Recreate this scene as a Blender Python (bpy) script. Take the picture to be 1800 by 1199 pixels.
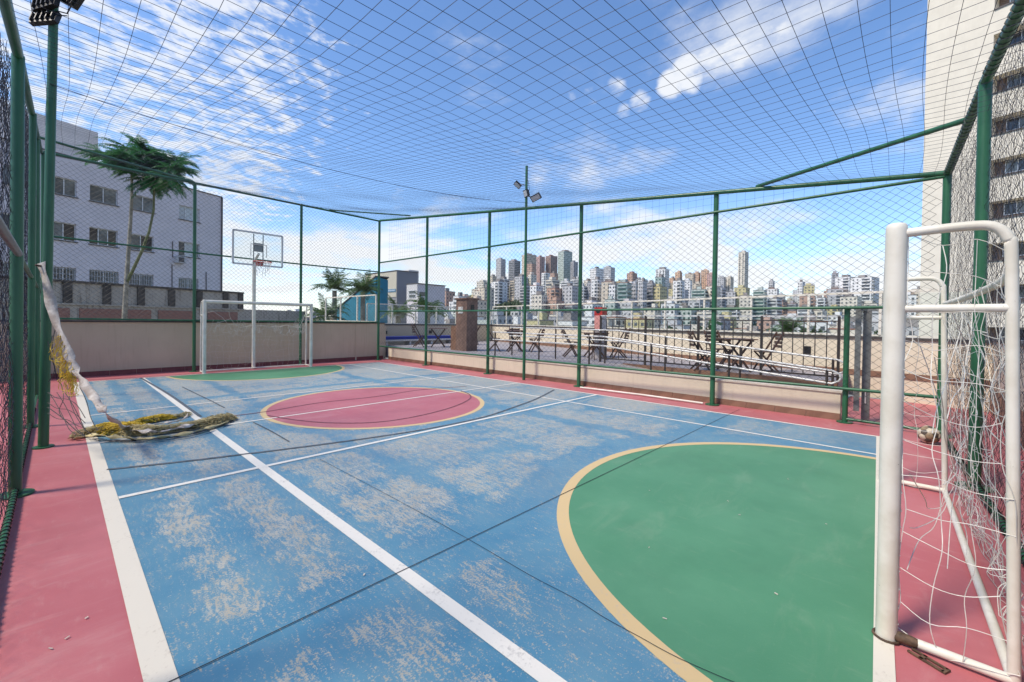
import bpy, math, random
from math import sin, cos, pi, radians, sqrt, floor, hypot
from mathutils import Vector as V, Matrix
random.seed(7)
for o in list(bpy.data.objects): bpy.data.objects.remove(o)
S = bpy.context.scene
col = S.collection
# ------------------------------------------------------------------ camera, sky, sun, exposure
F, PSI, PITCH, ROLL, CX, CY, H = 751.2, 46.85, -0.738, 0.828, 900.0, 573.6, 1.52
_p = radians(PSI); _f = V((sin(_p), cos(_p), 0)); _r = V((cos(_p), -sin(_p), 0)); _u = V((0, 0, 1))
_t = radians(PITCH); FW = _f*cos(_t)+_u*sin(_t); _u2 = _f*-sin(_t)+_u*cos(_t)
_o = radians(ROLL); RT = _r*cos(_o)+_u2*sin(_o); UP = _r*-sin(_o)+_u2*cos(_o)
CP = V((0, 0, H))
def ray(x, y): return RT*((x-CX)/F)-UP*((y-CY)/F)+FW
def at(x, y, d): return CP+ray(x, y)*d                      # point at depth d
def gp(x, y, z=0.0): R = ray(x, y); return CP+R*((z-H)/R.z)  # point on a level plane
def pX(x, y, X): R = ray(x, y); return CP+R*(X/R.x)
def pY(x, y, Y): R = ray(x, y); return CP+R*(Y/R.y)
cd = bpy.data.cameras.new('camera'); cam = bpy.data.objects.new('camera', cd); col.objects.link(cam)
M3 = Matrix((RT, UP, -FW)).transposed()
cam.matrix_world = Matrix.Translation(CP) @ M3.to_4x4()
cd.sensor_width = 36; cd.lens = F/1800*36; cd.shift_y = (CY-599.5)/1800
cd.clip_start = 0.05; cd.clip_end = 20000
S.camera = cam
S.view_settings.view_transform = 'Standard'; S.view_settings.look = 'None'
S.view_settings.exposure = 0.90; S.view_settings.gamma = 1
SUN_EL, SUN_AZ = 54.0, math.atan2(-0.92, 0.38)               # azimuth measured from +Y towards +X
W = bpy.data.worlds.new('World'); S.world = W; W.use_nodes = True
def world():
    nt = W.node_tree; N = nt.nodes; L = nt.links; N.clear()
    def n(t, **k):
        a = N.new(t)
        for q, v in k.items(): setattr(a, q, v)
        return a
    def m(op, a, b=None, clamp=False):
        x = n('ShaderNodeMath', operation=op, use_clamp=clamp)
        for i, v in enumerate((a, b)):
            if v is None: continue
            if isinstance(v, (int, float)): x.inputs[i].default_value = v
            else: L.new(v, x.inputs[i])
        return x.outputs[0]
    out = n('ShaderNodeOutputWorld')
    sky = n('ShaderNodeTexSky', sky_type='NISHITA'); sky.sun_disc = False
    sky.sun_elevation = radians(SUN_EL); sky.sun_rotation = SUN_AZ
    sky.altitude = 900; sky.air_density = 1.0; sky.dust_density = 0.35; sky.ozone_density = 3.0
    hs = n('ShaderNodeHueSaturation'); hs.inputs['Saturation'].default_value = 1.09; hs.inputs['Hue'].default_value = .502
    L.new(sky.outputs[0], hs.inputs['Color'])
    bg = n('ShaderNodeBackground'); bg.inputs[1].default_value = 0.13; L.new(hs.outputs[0], bg.inputs[0])
    tc = n('ShaderNodeTexCoord'); sep = n('ShaderNodeSeparateXYZ'); L.new(tc.outputs['Generated'], sep.inputs[0])
    dz = m('ADD', m('MAXIMUM', sep.outputs[2], 0.0), 0.16)
    px = m('DIVIDE', sep.outputs[0], dz); py = m('DIVIDE', sep.outputs[1], dz)
    cmb = n('ShaderNodeCombineXYZ'); L.new(px, cmb.inputs[0]); L.new(py, cmb.inputs[1])
    def noise(scale, det, rough, off, stretch=(1, 1, 1), rot=0, dist=0.0):
        mp = n('ShaderNodeMapping'); mp.inputs['Location'].default_value = off; mp.inputs['Scale'].default_value = stretch
        mp.inputs['Rotation'].default_value = (0, 0, rot)
        L.new(cmb.outputs[0], mp.inputs[0]); t = n('ShaderNodeTexNoise'); t.inputs['Scale'].default_value = scale
        t.inputs['Detail'].default_value = det; t.inputs['Roughness'].default_value = rough; t.inputs['Distortion'].default_value = dist
        L.new(mp.outputs[0], t.inputs[0]); return t.outputs[0]
    n1 = noise(3.2, 9, .62, (3.1, 1.7, 0), (1, 1, 1), 0, .25)                      # cumulus
    n2 = noise(14.0, 6, .62, (7.3, 2.2, 0), (.9, 1.25, 1), radians(35), .2)         # rippled high cloud
    def blobs(lst):
        acc = None
        for (bx, by, rad, amt) in lst:
            d = ray(bx, by).normalized()
            vm = n('ShaderNodeVectorMath', operation='DOT_PRODUCT'); L.new(tc.outputs['Generated'], vm.inputs[0]); vm.inputs[1].default_value = d
            mr = n('ShaderNodeMapRange', interpolation_type='SMOOTHSTEP'); L.new(vm.outputs['Value'], mr.inputs[0])
            mr.inputs[1].default_value = cos(radians(rad)); mr.inputs[2].default_value = cos(radians(rad*.15))
            mr.inputs[3].default_value = 0; mr.inputs[4].default_value = amt
            acc = mr.outputs[0] if acc is None else m('MAXIMUM', acc, mr.outputs[0])
        return acc
    # where the cloud fields stand in the sky
    b1 = blobs([(1180, 147, 2.4, .30), (1215, 125, 3.1, .33), (1255, 105, 3.5, .34), (1295, 85, 3.5, .34), (1335, 68, 3.0, .33), (1372, 58, 2.2, .30), (1000, 180, 2.0, .22), (1040, 168, 2.2, .22), (1080, 158, 2.2, .20),
                (1125, 180, 2.0, .20), (1095, 198, 1.7, .19), (905, 137, 2.4, .18), (930, 127, 1.8, .18), (700, 350, 2.0, .25), (1440, 225, 2.5, .12), (1500, 205, 2.5, .12), (1590, 300, 3, .2), (420, 305, 5, .26), (360, 290, 5, .24)])
    b2 = blobs([(230, 90, 24, .28), (60, 200, 26, .26), (350, 270, 14, .28), (300, 20, 17, .24), (450, 150, 9, .18)])
    def sm(x, a, b, hi=1.0):
        mr = n('ShaderNodeMapRange', interpolation_type='SMOOTHSTEP'); L.new(x, mr.inputs[0])
        mr.inputs[1].default_value = a; mr.inputs[2].default_value = b; mr.inputs[4].default_value = hi
        return mr.outputs[0]
    # bank of low cloud all round the horizon
    el = sep.outputs[2]
    bank = m('MULTIPLY', sm(el, .30, .10, .17), sm(el, -.02, .06))
    n3 = noise(1.05, 8, .6, (1.4, 5.2, 0), (1, 1, 1), radians(20), .2)
    c1 = sm(m('ADD', m('ADD', m('MULTIPLY', m('SUBTRACT', n1, .5), .72), .5), m('MULTIPLY', b1, 1.12)), .70, .86, .9)
    c2 = sm(m('ADD', n2, b2), .66, .90, .82)
    c3 = sm(m('ADD', n3, bank), .53, .72, .95)
    hz = sm(el, .17, .0, .55)                                     # pale air low down
    mask = m('MAXIMUM', m('MAXIMUM', c1, c2), m('MAXIMUM', c3, hz), clamp=True)
    cb = n('ShaderNodeBackground'); cb.inputs[0].default_value = (.95, .97, 1, 1); cb.inputs[1].default_value = 0.55
    mx = n('ShaderNodeMixShader'); L.new(mask, mx.inputs[0]); L.new(bg.outputs[0], mx.inputs[1]); L.new(cb.outputs[0], mx.inputs[2])
    L.new(mx.outputs[0], out.inputs[0])
world()
sl = bpy.data.lights.new('sun', 'SUN'); sl.energy = 2.5; sl.angle = radians(11); sl.color = (1, .90, .76)
so = bpy.data.objects.new('sun', sl); col.objects.link(so)
_sd = V((sin(SUN_AZ)*cos(radians(SUN_EL)), cos(SUN_AZ)*cos(radians(SUN_EL)), sin(radians(SUN_EL))))
so.rotation_euler = _sd.to_track_quat('Z', 'Y').to_euler(); so.location = (-20, 15, 40)

# ------------------------------------------------------------------ helpers
OFF = {}
def tag(o, label=None, cat=None, group=None, kind=None):
    if label: o['label'] = label
    if cat: o['category'] = cat
    if group: o['group'] = group
    if kind: o['kind'] = kind
    return o
def empty(name, loc=(0, 0, 0), label=None, cat=None, group=None, rz=0):
    o = bpy.data.objects.new(name, None); col.objects.link(o); o.location = loc; o.rotation_euler[2] = rz
    o.empty_display_size = .1
    OFF[o.name] = V(loc)
    return tag(o, label, cat, group)
def link(name, me, parent=None, kind=None, loc=None):
    o = bpy.data.objects.new(name, me); col.objects.link(o)
    if parent: o.parent = parent; OFF[o.name] = OFF.get(parent.name, V((0, 0, 0)))
    if loc is not None: o.location = loc
    if kind: o['kind'] = kind
    return o
class MB:
    def __init__(s): s.v = []; s.f = []; s.m = []; s.sm = []; s.cm = 0
    def add(s, vs, fs, smooth=False):
        b = len(s.v); s.v += [tuple(q) for q in vs]; s.f += [tuple(i+b for i in f) for f in fs]
        s.m += [s.cm]*len(fs); s.sm += [smooth]*len(fs); return s
    def box(s, c, sz, rz=0.0, R=None):
        hx, hy, hz = sz[0]/2, sz[1]/2, sz[2]/2; c = V(c); pts = []
        if R is None: R = Matrix.Rotation(rz, 3, 'Z') if rz else None
        for x, y, z in ((-1, -1, -1), (1, -1, -1), (1, 1, -1), (-1, 1, -1), (-1, -1, 1), (1, -1, 1), (1, 1, 1), (-1, 1, 1)):
            p = V((x*hx, y*hy, z*hz)); pts.append(c+(R @ p if R else p))
        return s.add(pts, ((0, 3, 2, 1), (4, 5, 6, 7), (0, 1, 5, 4), (1, 2, 6, 5), (2, 3, 7, 6), (3, 0, 4, 7)))
    def beam(s, a, b, w, h, up=V((0, 0, 1))):
        a = V(a); b = V(b); d = (b-a); L = d.length; d.normalize()
        x = d.cross(up)
        if x.length < 1e-4: x = d.cross(V((1, 0, 0)))
        x.normalize(); y = x.cross(d).normalized()
        R = Matrix((d, x, y)).transposed()
        return s.box((a+b)/2, (L, w, h), R=R)
    def tube(s, path, r, n=8, caps=True, smooth=True, closed=False):
        P = [V(p) for p in path]; k = len(P)
        if k < 2: return s
        rs = r if isinstance(r, (list, tuple)) else [r]*k
        vs = []; prev = None
        for i in range(k):
            if closed: d = P[(i+1) % k]-P[i-1]
            else: d = (P[min(i+1, k-1)]-P[max(i-1, 0)])
            if d.length < 1e-9: d = V((0, 0, 1))
            d.normalize()
            if prev is None:
                x = d.cross(V((0, 0, 1)))
                if x.length < .05: x = d.cross(V((0, 1, 0)))
            else: x = prev-d*prev.dot(d)
            if x.length < 1e-6: x = d.orthogonal()
            x.normalize(); prev = x; y = d.cross(x)
            for j in range(n):
                a = 2*pi*j/n; vs.append(P[i]+x*(cos(a)*rs[i])+y*(sin(a)*rs[i]))
        fs = []
        for i in range(k if closed else k-1):
            i2 = (i+1) % k
            for j in range(n): fs.append((i*n+j, i*n+(j+1) % n, i2*n+(j+1) % n, i2*n+j))
        s.add(vs, fs, smooth)
        if caps and not closed:
            s.add(vs[:n], [tuple(range(n))[::-1]]); s.add(vs[-n:], [tuple(range(n))])
        return s
    def cyl(s, a, b, r, n=12, r2=None): return s.tube([a, b], [r, r if r2 is None else r2], n)
    def wire(s, path, r): return s.tube(path, r, 3, caps=False, smooth=False)
    def prism(s, poly, z0, z1):
        k = len(poly); vs = [(x, y, z0) for x, y in poly]+[(x, y, z1) for x, y in poly]
        fs = [tuple(range(k))[::-1], tuple(range(k, 2*k))]+[(i, (i+1) % k, k+(i+1) % k, k+i) for i in range(k)]
        return s.add(vs, fs)
    def flat(s, poly, z):
        return s.add([(x, y, z) for x, y in poly], [tuple(range(len(poly)))])
    def ribbon(s, path, w, side):
        vs = []
        for i, p in enumerate(path):
            sd = side(i) if callable(side) else V(side); ww = w[i] if isinstance(w, (list, tuple)) else w
            vs += [V(p)-sd*ww/2, V(p)+sd*ww/2]
        return s.add(vs, [(2*i, 2*i+1, 2*i+3, 2*i+2) for i in range(len(path)-1)], True)
    def mesh(s, name, mats, off=V((0, 0, 0))):
        me = bpy.data.meshes.new(name)
        me.from_pydata([(x-off[0], y-off[1], z-off[2]) for x, y, z in s.v], [], s.f)
        mats = mats if isinstance(mats, (list, tuple)) else [mats]
        for q in mats: me.materials.append(q)
        if len(mats) > 1: me.polygons.foreach_set('material_index', s.m)
        me.polygons.foreach_set('use_smooth', s.sm); me.update()
        return me
    def build(s, name, mats, parent=None, kind=None):
        off = OFF.get(parent.name, V((0, 0, 0))) if parent else V((0, 0, 0))
        return link(name, s.mesh(name, mats, off), parent, kind)
def copy_tree(o, parent=None):
    c = o.copy(); col.objects.link(c); c.parent = parent
    for ch in o.children: copy_tree(ch, c)
    return c
def single(name, mb, mat, label, cat, group=None): return tag(mb.build(name, mat), label, cat, group)
def struct(name, mb, mat): return tag(mb.build(name, mat), kind='structure')
def R_(a, b): return random.uniform(a, b)

# ------------------------------------------------------------------ materials
def mat(name, c, rough=.7, metal=0, var=.12, scale=3.0, bump=0.0, bscale=60, c2=None, spec=None, coord='Object', thr=(.4, .65), detail=6):
    m = bpy.data.materials.new(name); m.use_nodes = True; nt = m.node_tree; N = nt.nodes; L = nt.links
    b = N['Principled BSDF']; b.inputs['Roughness'].default_value = rough; b.inputs['Metallic'].default_value = metal
    if spec is not None: b.inputs['Specular IOR Level'].default_value = spec
    tc = N.new('ShaderNodeTexCoord'); t = N.new('ShaderNodeTexNoise'); t.inputs['Scale'].default_value = scale; t.inputs['Detail'].default_value = detail
    t.inputs['Roughness'].default_value = .62
    L.new(tc.outputs[coord], t.inputs[0])
    r = N.new('ShaderNodeValToRGB'); e = r.color_ramp.elements
    hi = tuple(min(1, x*(1+var)) for x in c); lo = c2 if c2 else tuple(x*(1-var) for x in c)
    e[0].position, e[1].position = thr; e[0].color = (*lo, 1); e[1].color = (*hi, 1)
    L.new(t.outputs[0], r.inputs[0]); L.new(r.outputs[0], b.inputs['Base Color'])
    if bump:
        t2 = N.new('ShaderNodeTexNoise'); t2.inputs['Scale'].default_value = bscale; t2.inputs['Detail'].default_value = 4
        L.new(tc.outputs[coord], t2.inputs[0]); bp = N.new('ShaderNodeBump'); bp.inputs['Strength'].default_value = bump; bp.inputs['Distance'].default_value = .01
        L.new(t2.outputs[0], bp.inputs['Height']); L.new(bp.outputs[0], b.inputs['Normal'])
    return m
def glass(name, tint=(.75, .82, .85), refl=.12, alpha=.82):
    m = bpy.data.materials.new(name); m.use_nodes = True; nt = m.node_tree; N = nt.nodes; L = nt.links; N.remove(N['Principled BSDF'])
    tr = N.new('ShaderNodeBsdfTransparent'); tr.inputs[0].default_value = (*tint, 1)
    gl = N.new('ShaderNodeBsdfGlossy'); gl.inputs[1].default_value = .05
    lw = N.new('ShaderNodeLayerWeight'); pw = N.new('ShaderNodeMath'); pw.operation = 'POWER'; L.new(lw.outputs['Facing'], pw.inputs[0]); pw.inputs[1].default_value = 5.0
    fr = N.new('ShaderNodeMath'); fr.operation = 'MULTIPLY_ADD'; L.new(pw.outputs[0], fr.inputs[0]); fr.inputs[1].default_value = .55; fr.inputs[2].default_value = .025
    mx = N.new('ShaderNodeMixShader'); L.new(fr.outputs[0], mx.inputs[0]); L.new(tr.outputs[0], mx.inputs[1]); L.new(gl.outputs[0], mx.inputs[2])
    L.new(mx.outputs[0], N['Material Output'].inputs[0]); return m
class NT:                                                     # small node-graph helper
    def __init__(s, name):
        s.m = bpy.data.materials.new(name); s.m.use_nodes = True; s.N = s.m.node_tree.nodes; s.L = s.m.node_tree.links
        s.b = s.N['Principled BSDF']; s.tc = s.N.new('ShaderNodeTexCoord').outputs['Object']
    def inp(s, sock, v):
        if isinstance(v, (int, float, tuple)): sock.default_value = v
        else: s.L.new(v, sock)
    def math(s, op, a, b=None, c=None, clamp=False):
        x = s.N.new('ShaderNodeMath'); x.operation = op; x.use_clamp = clamp
        for i, v in enumerate((a, b, c)):
            if v is not None: s.inp(x.inputs[i], v)
        return x.outputs[0]
    def noise(s, scale, det=5, rough=.6, stretch=(1, 1, 1), rot=0, off=(0, 0, 0), dist=0):
        mp = s.N.new('ShaderNodeMapping'); mp.inputs['Location'].default_value = off; mp.inputs['Scale'].default_value = stretch; mp.inputs['Rotation'].default_value = (0, 0, rot)
        s.L.new(s.tc, mp.inputs[0]); t = s.N.new('ShaderNodeTexNoise'); t.inputs['Scale'].default_value = scale; t.inputs['Detail'].default_value = det
        t.inputs['Roughness'].default_value = rough; t.inputs['Distortion'].default_value = dist; s.L.new(mp.outputs[0], t.inputs[0]); return t.outputs[0]
    def sm(s, x, a, b, lo=0.0, hi=1.0):
        q = s.N.new('ShaderNodeMapRange'); q.interpolation_type = 'SMOOTHSTEP'; s.inp(q.inputs[0], x)
        for i, v in enumerate((a, b, lo, hi)): s.inp(q.inputs[i+1], v)
        return q.outputs[0]
    def mix(s, f, a, b):
        q = s.N.new('ShaderNodeMix'); q.data_type = 'RGBA'; s.inp(q.inputs[0], f)
        s.inp(q.inputs[6], (*a, 1) if isinstance(a, tuple) else a); s.inp(q.inputs[7], (*b, 1) if isinstance(b, tuple) else b); return q.outputs[2]
    def bump(s, h, st, dist=.004):
        q = s.N.new('ShaderNodeBump'); q.inputs['Strength'].default_value = st; q.inputs['Distance'].default_value = dist
        s.inp(q.inputs['Height'], h); s.L.new(q.outputs[0], s.b.inputs['Normal'])
    def xyz(s):
        q = s.N.new('ShaderNodeSeparateXYZ'); s.L.new(s.tc, q.inputs[0]); return q.outputs
def blue_paint():
    g = NT('worn_blue_paint'); X, Y, Z = g.xyz()
    big = g.noise(.75, 3, .5, off=(2, 5, 0), dist=.4)
    mid = g.noise(2.6, 5, .6, (.55, 1.4, 1), radians(12), (1, 0, 0), .5)
    strk = g.noise(5.0, 6, .7, (2.6, .35, 1), radians(-8), dist=.3)
    fine = g.noise(85, 4, .72, (.8, 1.2, 1), radians(25))
    fine2 = g.noise(26, 5, .72, (1.7, .42, 1), radians(-22), dist=.4)
    wear = g.math('ADD', g.math('MULTIPLY', big, 1.05), g.math('ADD', g.math('MULTIPLY', mid, .72), g.math('MULTIPLY', strk, .75)))
    # strips where the paint was touched up: along lines, joints and round the D
    jit = g.math('MULTIPLY', g.math('SUBTRACT', g.noise(3.2, 3, .6), .5), .42)
    def band(v, c, w): return g.sm(g.math('ADD', g.math('ABSOLUTE', g.math('SUBTRACT', v, c)), jit), w-.03, w+.13, 1.0, 0.0)
    cl = band(Y, 2.215, .20)
    for v, c, w in ((X, 1.43, .12), (X, .33, .14), (X, 2.42, .05), (X, 5.35, .09), (Y, 4.78, .07), (Y, 9.6, .08), (X, .86, .05)):
        cl = g.math('MAXIMUM', cl, band(v, c, w))
    def ringd(cx, cy):
        dx = g.math('SUBTRACT', X, cx); dy = g.math('SUBTRACT', Y, cy)
        return g.math('SQRT', g.math('ADD', g.math('MULTIPLY', dx, dx), g.math('MULTIPLY', dy, dy)))
    cl = g.math('MAXIMUM', cl, band(ringd(4.12, .14), 2.56, .16))
    cl = g.math('MAXIMUM', cl, g.math('MULTIPLY', band(ringd(4.0, 6.97), 2.0, .08), .7))
    lvl = g.math('ADD', g.sm(wear, .84, 1.42), g.math('MULTIPLY', g.sm(Y, 3.5, 8.5), .22), clamp=True)
    far = g.sm(Y, .3, 3.2, .55, 1.0)                                     # the near strip keeps more paint
    lvl = g.math('MULTIPLY', lvl, g.math('MULTIPLY', far, g.sm(cl, 0, 1, 1.0, .38)))
    lvl2 = g.math('MULTIPLY', lvl, 1.0)
    sp = g.math('ADD', g.math('MULTIPLY', g.math('SUBTRACT', fine, .5), 1.35), g.math('ADD', g.math('MULTIPLY', g.math('SUBTRACT', fine2, .5), 1.15), .5))
    thr = g.math('SUBTRACT', .73, g.math('MULTIPLY', lvl2, .33))
    mask = g.sm(g.math('SUBTRACT', sp, thr), -.06, .13, 0, .74)
    tone = g.noise(1.7, 4, .6, off=(9, 1, 0))
    blue = g.mix(g.sm(tone, .3, .7), (.062, .205, .318), (.108, .250, .338))
    dirt = g.noise(7, 5, .7, (2, .5, 1))
    blue = g.mix(g.sm(dirt, .50, .75, 0, .45), blue, (.16, .26, .34))
    beige = g.mix(g.sm(g.noise(9, 4), .35, .65), (.47, .39, .275), (.50, .45, .36))
    c = g.mix(mask, blue, beige)
    c = g.mix(g.sm(g.noise(.5, 4, .6, off=(4, 4, 0)), .45, .75, 0, .30), c, (.16, .20, .24))
    g.L.new(c, g.b.inputs['Base Color'])
    g.L.new(g.sm(mask, 0, 1, .48, .8), g.b.inputs['Roughness'])
    g.bump(g.math('SUBTRACT', g.noise(150, 3, .6), g.math('MULTIPLY', mask, .6)), .25, .003)
    return g.m
def court_paint(name, a, b, wearcol, amt=.3, rough=.5):
    g = NT(name)
    n1 = g.noise(1.1, 5, .6, off=(3, 3, 0)); n2 = g.noise(9, 5, .65, (1.6, .6, 1), .4); n3 = g.noise(70, 3, .7); st = g.noise(4, 5, .7, (3, .3, 1), .2)
    c = g.mix(g.sm(n1, .3, .7), a, b)
    c = g.mix(g.sm(g.math('ADD', g.math('MULTIPLY', n2, .6), g.math('MULTIPLY', st, .4)), .53, .72, 0, amt), c, wearcol)
    c = g.mix(g.sm(n3, .64, .74, 0, amt), c, wearcol)
    c = g.mix(g.sm(g.noise(2.2, 6, .7, (.5, 1.6, 1), .5, (5, 2, 0), .6), .52, .70, 0, amt*.8), c, wearcol)
    c = g.mix(g.sm(g.noise(.9, 5, .65, off=(8, 3, 0)), .5, .7, 0, .3), c, tuple(x*.72 for x in a))
    c = g.mix(g.sm(g.noise(22, 5, .75, (3.2, .35, 1), -.4, (1, 7, 0), .5), .66, .76, 0, .55), c, wearcol)
    g.L.new(c, g.b.inputs['Base Color']); g.b.inputs['Roughness'].default_value = rough
    g.bump(g.noise(140, 3), .2, .003); return g.m
def line_paint(name, c, worn):
    g = NT(name)
    k = g.math('ADD', g.math('MULTIPLY', g.noise(45, 4, .7, (1, 1, 1)), .6), g.math('MULTIPLY', g.noise(5, 4, .6), .4))
    cc = g.mix(g.sm(k, .53, .68, 0, .75), c, worn); g.L.new(cc, g.b.inputs['Base Color']); g.b.inputs['Roughness'].default_value = .6
    return g.m
def wall_plaster(name, c, dark, streak=.5, top=None):
    g = NT(name); X, Y, Z = g.xyz()
    n1 = g.noise(1.3, 5, .6); n2 = g.noise(5, 6, .65, (3, 3, .25)); n3 = g.noise(40, 3)
    cc = g.mix(g.sm(n1, .3, .75), tuple(x*.9 for x in c), c)
    cc = g.mix(g.sm(n2, .50, .72, 0, streak), cc, dark)
    g.L.new(cc, g.b.inputs['Base Color']); g.b.inputs['Roughness'].default_value = .85
    g.bump(g.math('ADD', g.math('MULTIPLY', n3, .5), g.noise(8, 4)), .35, .006); return g.m
def green_metal():
    g = NT('green_enamel'); n1 = g.noise(2, 5, .6, (4, 4, .5)); n2 = g.noise(14, 6, .75)
    c = g.mix(g.sm(n1, .3, .7), (.013, .082, .038), (.026, .128, .056))
    c = g.mix(g.sm(n2, .66, .74, 0, .8), c, (.12, .07, .035))
    g.L.new(c, g.b.inputs['Base Color']); g.b.inputs['Roughness'].default_value = .38; return g.m
def brick_mat(name, a, b, mort, scale):
    g = NT(name); t = g.N.new('ShaderNodeTexBrick'); mp = g.N.new('ShaderNodeMapping'); mp.inputs['Rotation'].default_value = (pi/2, 0, 0)
    g.L.new(g.tc, mp.inputs[0]); g.L.new(mp.outputs[0], t.inputs[0])
    t.inputs['Color1'].default_value = (*a, 1); t.inputs['Color2'].default_value = (*b, 1); t.inputs['Mortar'].default_value = (*mort, 1); t.inputs['Scale'].default_value = scale
    t.inputs['Mortar Size'].default_value = .03
    g.L.new(t.outputs[0], g.b.inputs['Base Color']); g.b.inputs['Roughness'].default_value = .9; return g.m
def foliage(name, a, b, tr=.25):
    m = bpy.data.materials.new(name); m.use_nodes = True; N = m.node_tree.nodes; L = m.node_tree.links; bs = N['Principled BSDF']
    ob = N.new('ShaderNodeTexCoord'); t = N.new('ShaderNodeTexNoise'); t.inputs['Scale'].default_value = 2.2; t.inputs['Detail'].default_value = 5
    L.new(ob.outputs['Object'], t.inputs[0]); r = N.new('ShaderNodeValToRGB'); r.color_ramp.elements[0].color = (*a, 1); r.color_ramp.elements[1].color = (*b, 1)
    r.color_ramp.elements[0].position = .35; r.color_ramp.elements[1].position = .65
    L.new(t.outputs[0], r.inputs[0]); L.new(r.outputs[0], bs.inputs['Base Color']); bs.inputs['Roughness'].default_value = .55
    tl = N.new('ShaderNodeBsdfTranslucent'); L.new(r.outputs[0], tl.inputs[0]); mx = N.new('ShaderNodeMixShader'); mx.inputs[0].default_value = tr
    L.new(bs.outputs[0], mx.inputs[1]); L.new(tl.outputs[0], mx.inputs[2]); L.new(mx.outputs[0], N['Material Output'].inputs[0]); return m
M = {}
M['blue'] = blue_paint()
M['red'] = court_paint('red_court_paint', (.41, .106, .119), (.475, .150, .160), (.52, .28, .265), .4)
M['circle'] = court_paint('rose_court_paint', (.41, .110, .130), (.46, .145, .160), (.48, .25, .25), .4)
M['green'] = court_paint('green_court_paint', (.068, .225, .112), (.092, .262, .138), (.19, .31, .19), .4)
M['white_line'] = line_paint('white_line_paint', (.70, .67, .60), (.42, .40, .37))
M['yellow_line'] = line_paint('yellow_line_paint', (.60, .44, .22), (.50, .40, .28))
M['cream_line'] = line_paint('cream_line_paint', (.66, .61, .51), (.48, .42, .34))
M['joint'] = mat('joint_filler', (.012, .012, .013), .8, var=.4, scale=30)
M['old_mark'] = mat('faded_grey_mark', (.085, .105, .125), .7, var=.3, scale=12)
M['mark_red'] = mat('scuff_on_red', (.20, .07, .09), .7, var=.3, scale=12)
M['fence'] = green_metal()
M['wire'] = mat('fence_wire', (.022, .025, .026), .6, metal=0, var=.4, scale=20)
M['wire_near'] = mat('coated_wire', (.035, .035, .04), .45, metal=.2, var=.5, scale=9)
M['net'] = mat('dark_net_cord', (.02, .024, .045), .7, var=.3, scale=20)
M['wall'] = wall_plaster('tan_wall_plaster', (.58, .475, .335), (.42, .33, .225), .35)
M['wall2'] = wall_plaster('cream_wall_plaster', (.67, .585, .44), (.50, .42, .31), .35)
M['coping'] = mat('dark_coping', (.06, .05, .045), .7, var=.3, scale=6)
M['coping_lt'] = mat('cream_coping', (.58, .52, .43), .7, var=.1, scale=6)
M['skirt'] = mat('brown_skirting_tile', (.22, .12, .075), .55, var=.18, scale=4)
M['skirt_red'] = mat('dark_red_skirting', (.20, .055, .055), .6, var=.2, scale=4)
def pipe_paint():
    g = NT('white_pipe_paint'); n1 = g.noise(5, 5); n2 = g.noise(38, 4, .7); n3 = g.noise(7, 5, .7, (3, 3, .4))
    c = g.mix(g.sm(n1, .35, .65), (.62, .58, .48), (.72, .69, .60)); c = g.mix(g.sm(n3, .55, .75, 0, .4), c, (.48, .43, .34)); c = g.mix(g.sm(n2, .70, .735, 0, .9), c, (.10, .07, .05))
    g.L.new(c, g.b.inputs['Base Color']); g.b.inputs['Roughness'].default_value = .5; return g.m
M['white_metal'] = pipe_paint()
M['galv'] = mat('galvanised_pipe', (.68, .67, .63), .4, metal=.2, var=.12, scale=10)
M['grey_metal'] = mat('grey_steel', (.20, .20, .19), .45, metal=.4, var=.15, scale=8)
M['rust'] = mat('rusty_steel', (.10, .06, .035), .7, var=.5, scale=25)
M['dark_rail'] = mat('dark_brown_rail', (.045, .035, .03), .5, var=.2, scale=8)
M['black'] = mat('black_housing', (.015, .015, .016), .4, var=.2, scale=10)
M['hoop_grey'] = mat('light_grey_frame', (.60, .60, .57), .5, var=.08)
M['led'] = mat('lamp_glass', (.55, .58, .60), .15, var=.05)
M['clear'] = glass('clear_panel', (.93, .96, .97))
M['guard'] = glass('guard_glass', (.955, .975, .97))
M['rim'] = mat('red_hoop_paint', (.45, .05, .03), .4, var=.1)
M['cord'] = mat('white_net_cord', (.66, .64, .58), .8, var=.1, scale=20)
M['tape'] = mat('dirty_white_tape', (.60, .55, .49), .75, var=.1, scale=9, c2=(.38, .32, .27), bump=.4, bscale=45)
M['yellow_net'] = mat('yellow_netting', (.66, .47, .05), .8, var=.2, scale=15)
M['straw_net'] = mat('faded_straw_netting', (.50, .42, .22), .85, var=.25, scale=12)
M['black_net'] = mat('black_netting', (.012, .012, .016), .7, var=.3)
M['lilac'] = wall_plaster('lilac_grey_render', (.70, .645, .67), (.60, .55, .565), .3)
M['lilac_lt'] = wall_plaster('pale_render', (.62, .60, .58), (.50, .48, .46), .3)
M['sill'] = mat('dark_sill', (.10, .09, .09), .7)
M['frame'] = mat('aluminium_frame', (.62, .63, .64), .4, metal=.4, var=.05)
M['pane'] = mat('dusty_window_pane', (.16, .18, .18), .12, var=.5, scale=.9, spec=.6)
M['pane_dark'] = mat('dark_window_pane', (.03, .032, .036), .1, var=.3, scale=1.5, spec=.7)
M['pane_lt'] = mat('curtained_window_pane', (.50, .52, .52), .15, var=.15, scale=1.5, spec=.6)
M['bars'] = mat('pale_window_bars', (.50, .50, .52), .5)
M['mould'] = wall_plaster('mouldy_concrete', (.40, .38, .34), (.10, .09, .08), .75)
M['mould_dk'] = mat('black_mould_pillar', (.035, .032, .03), .9, var=.5, scale=3, c2=(.10, .09, .08))
M['brick'] = brick_mat('red_brick', (.28, .10, .07), (.22, .08, .06), (.30, .27, .24), 9)
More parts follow.
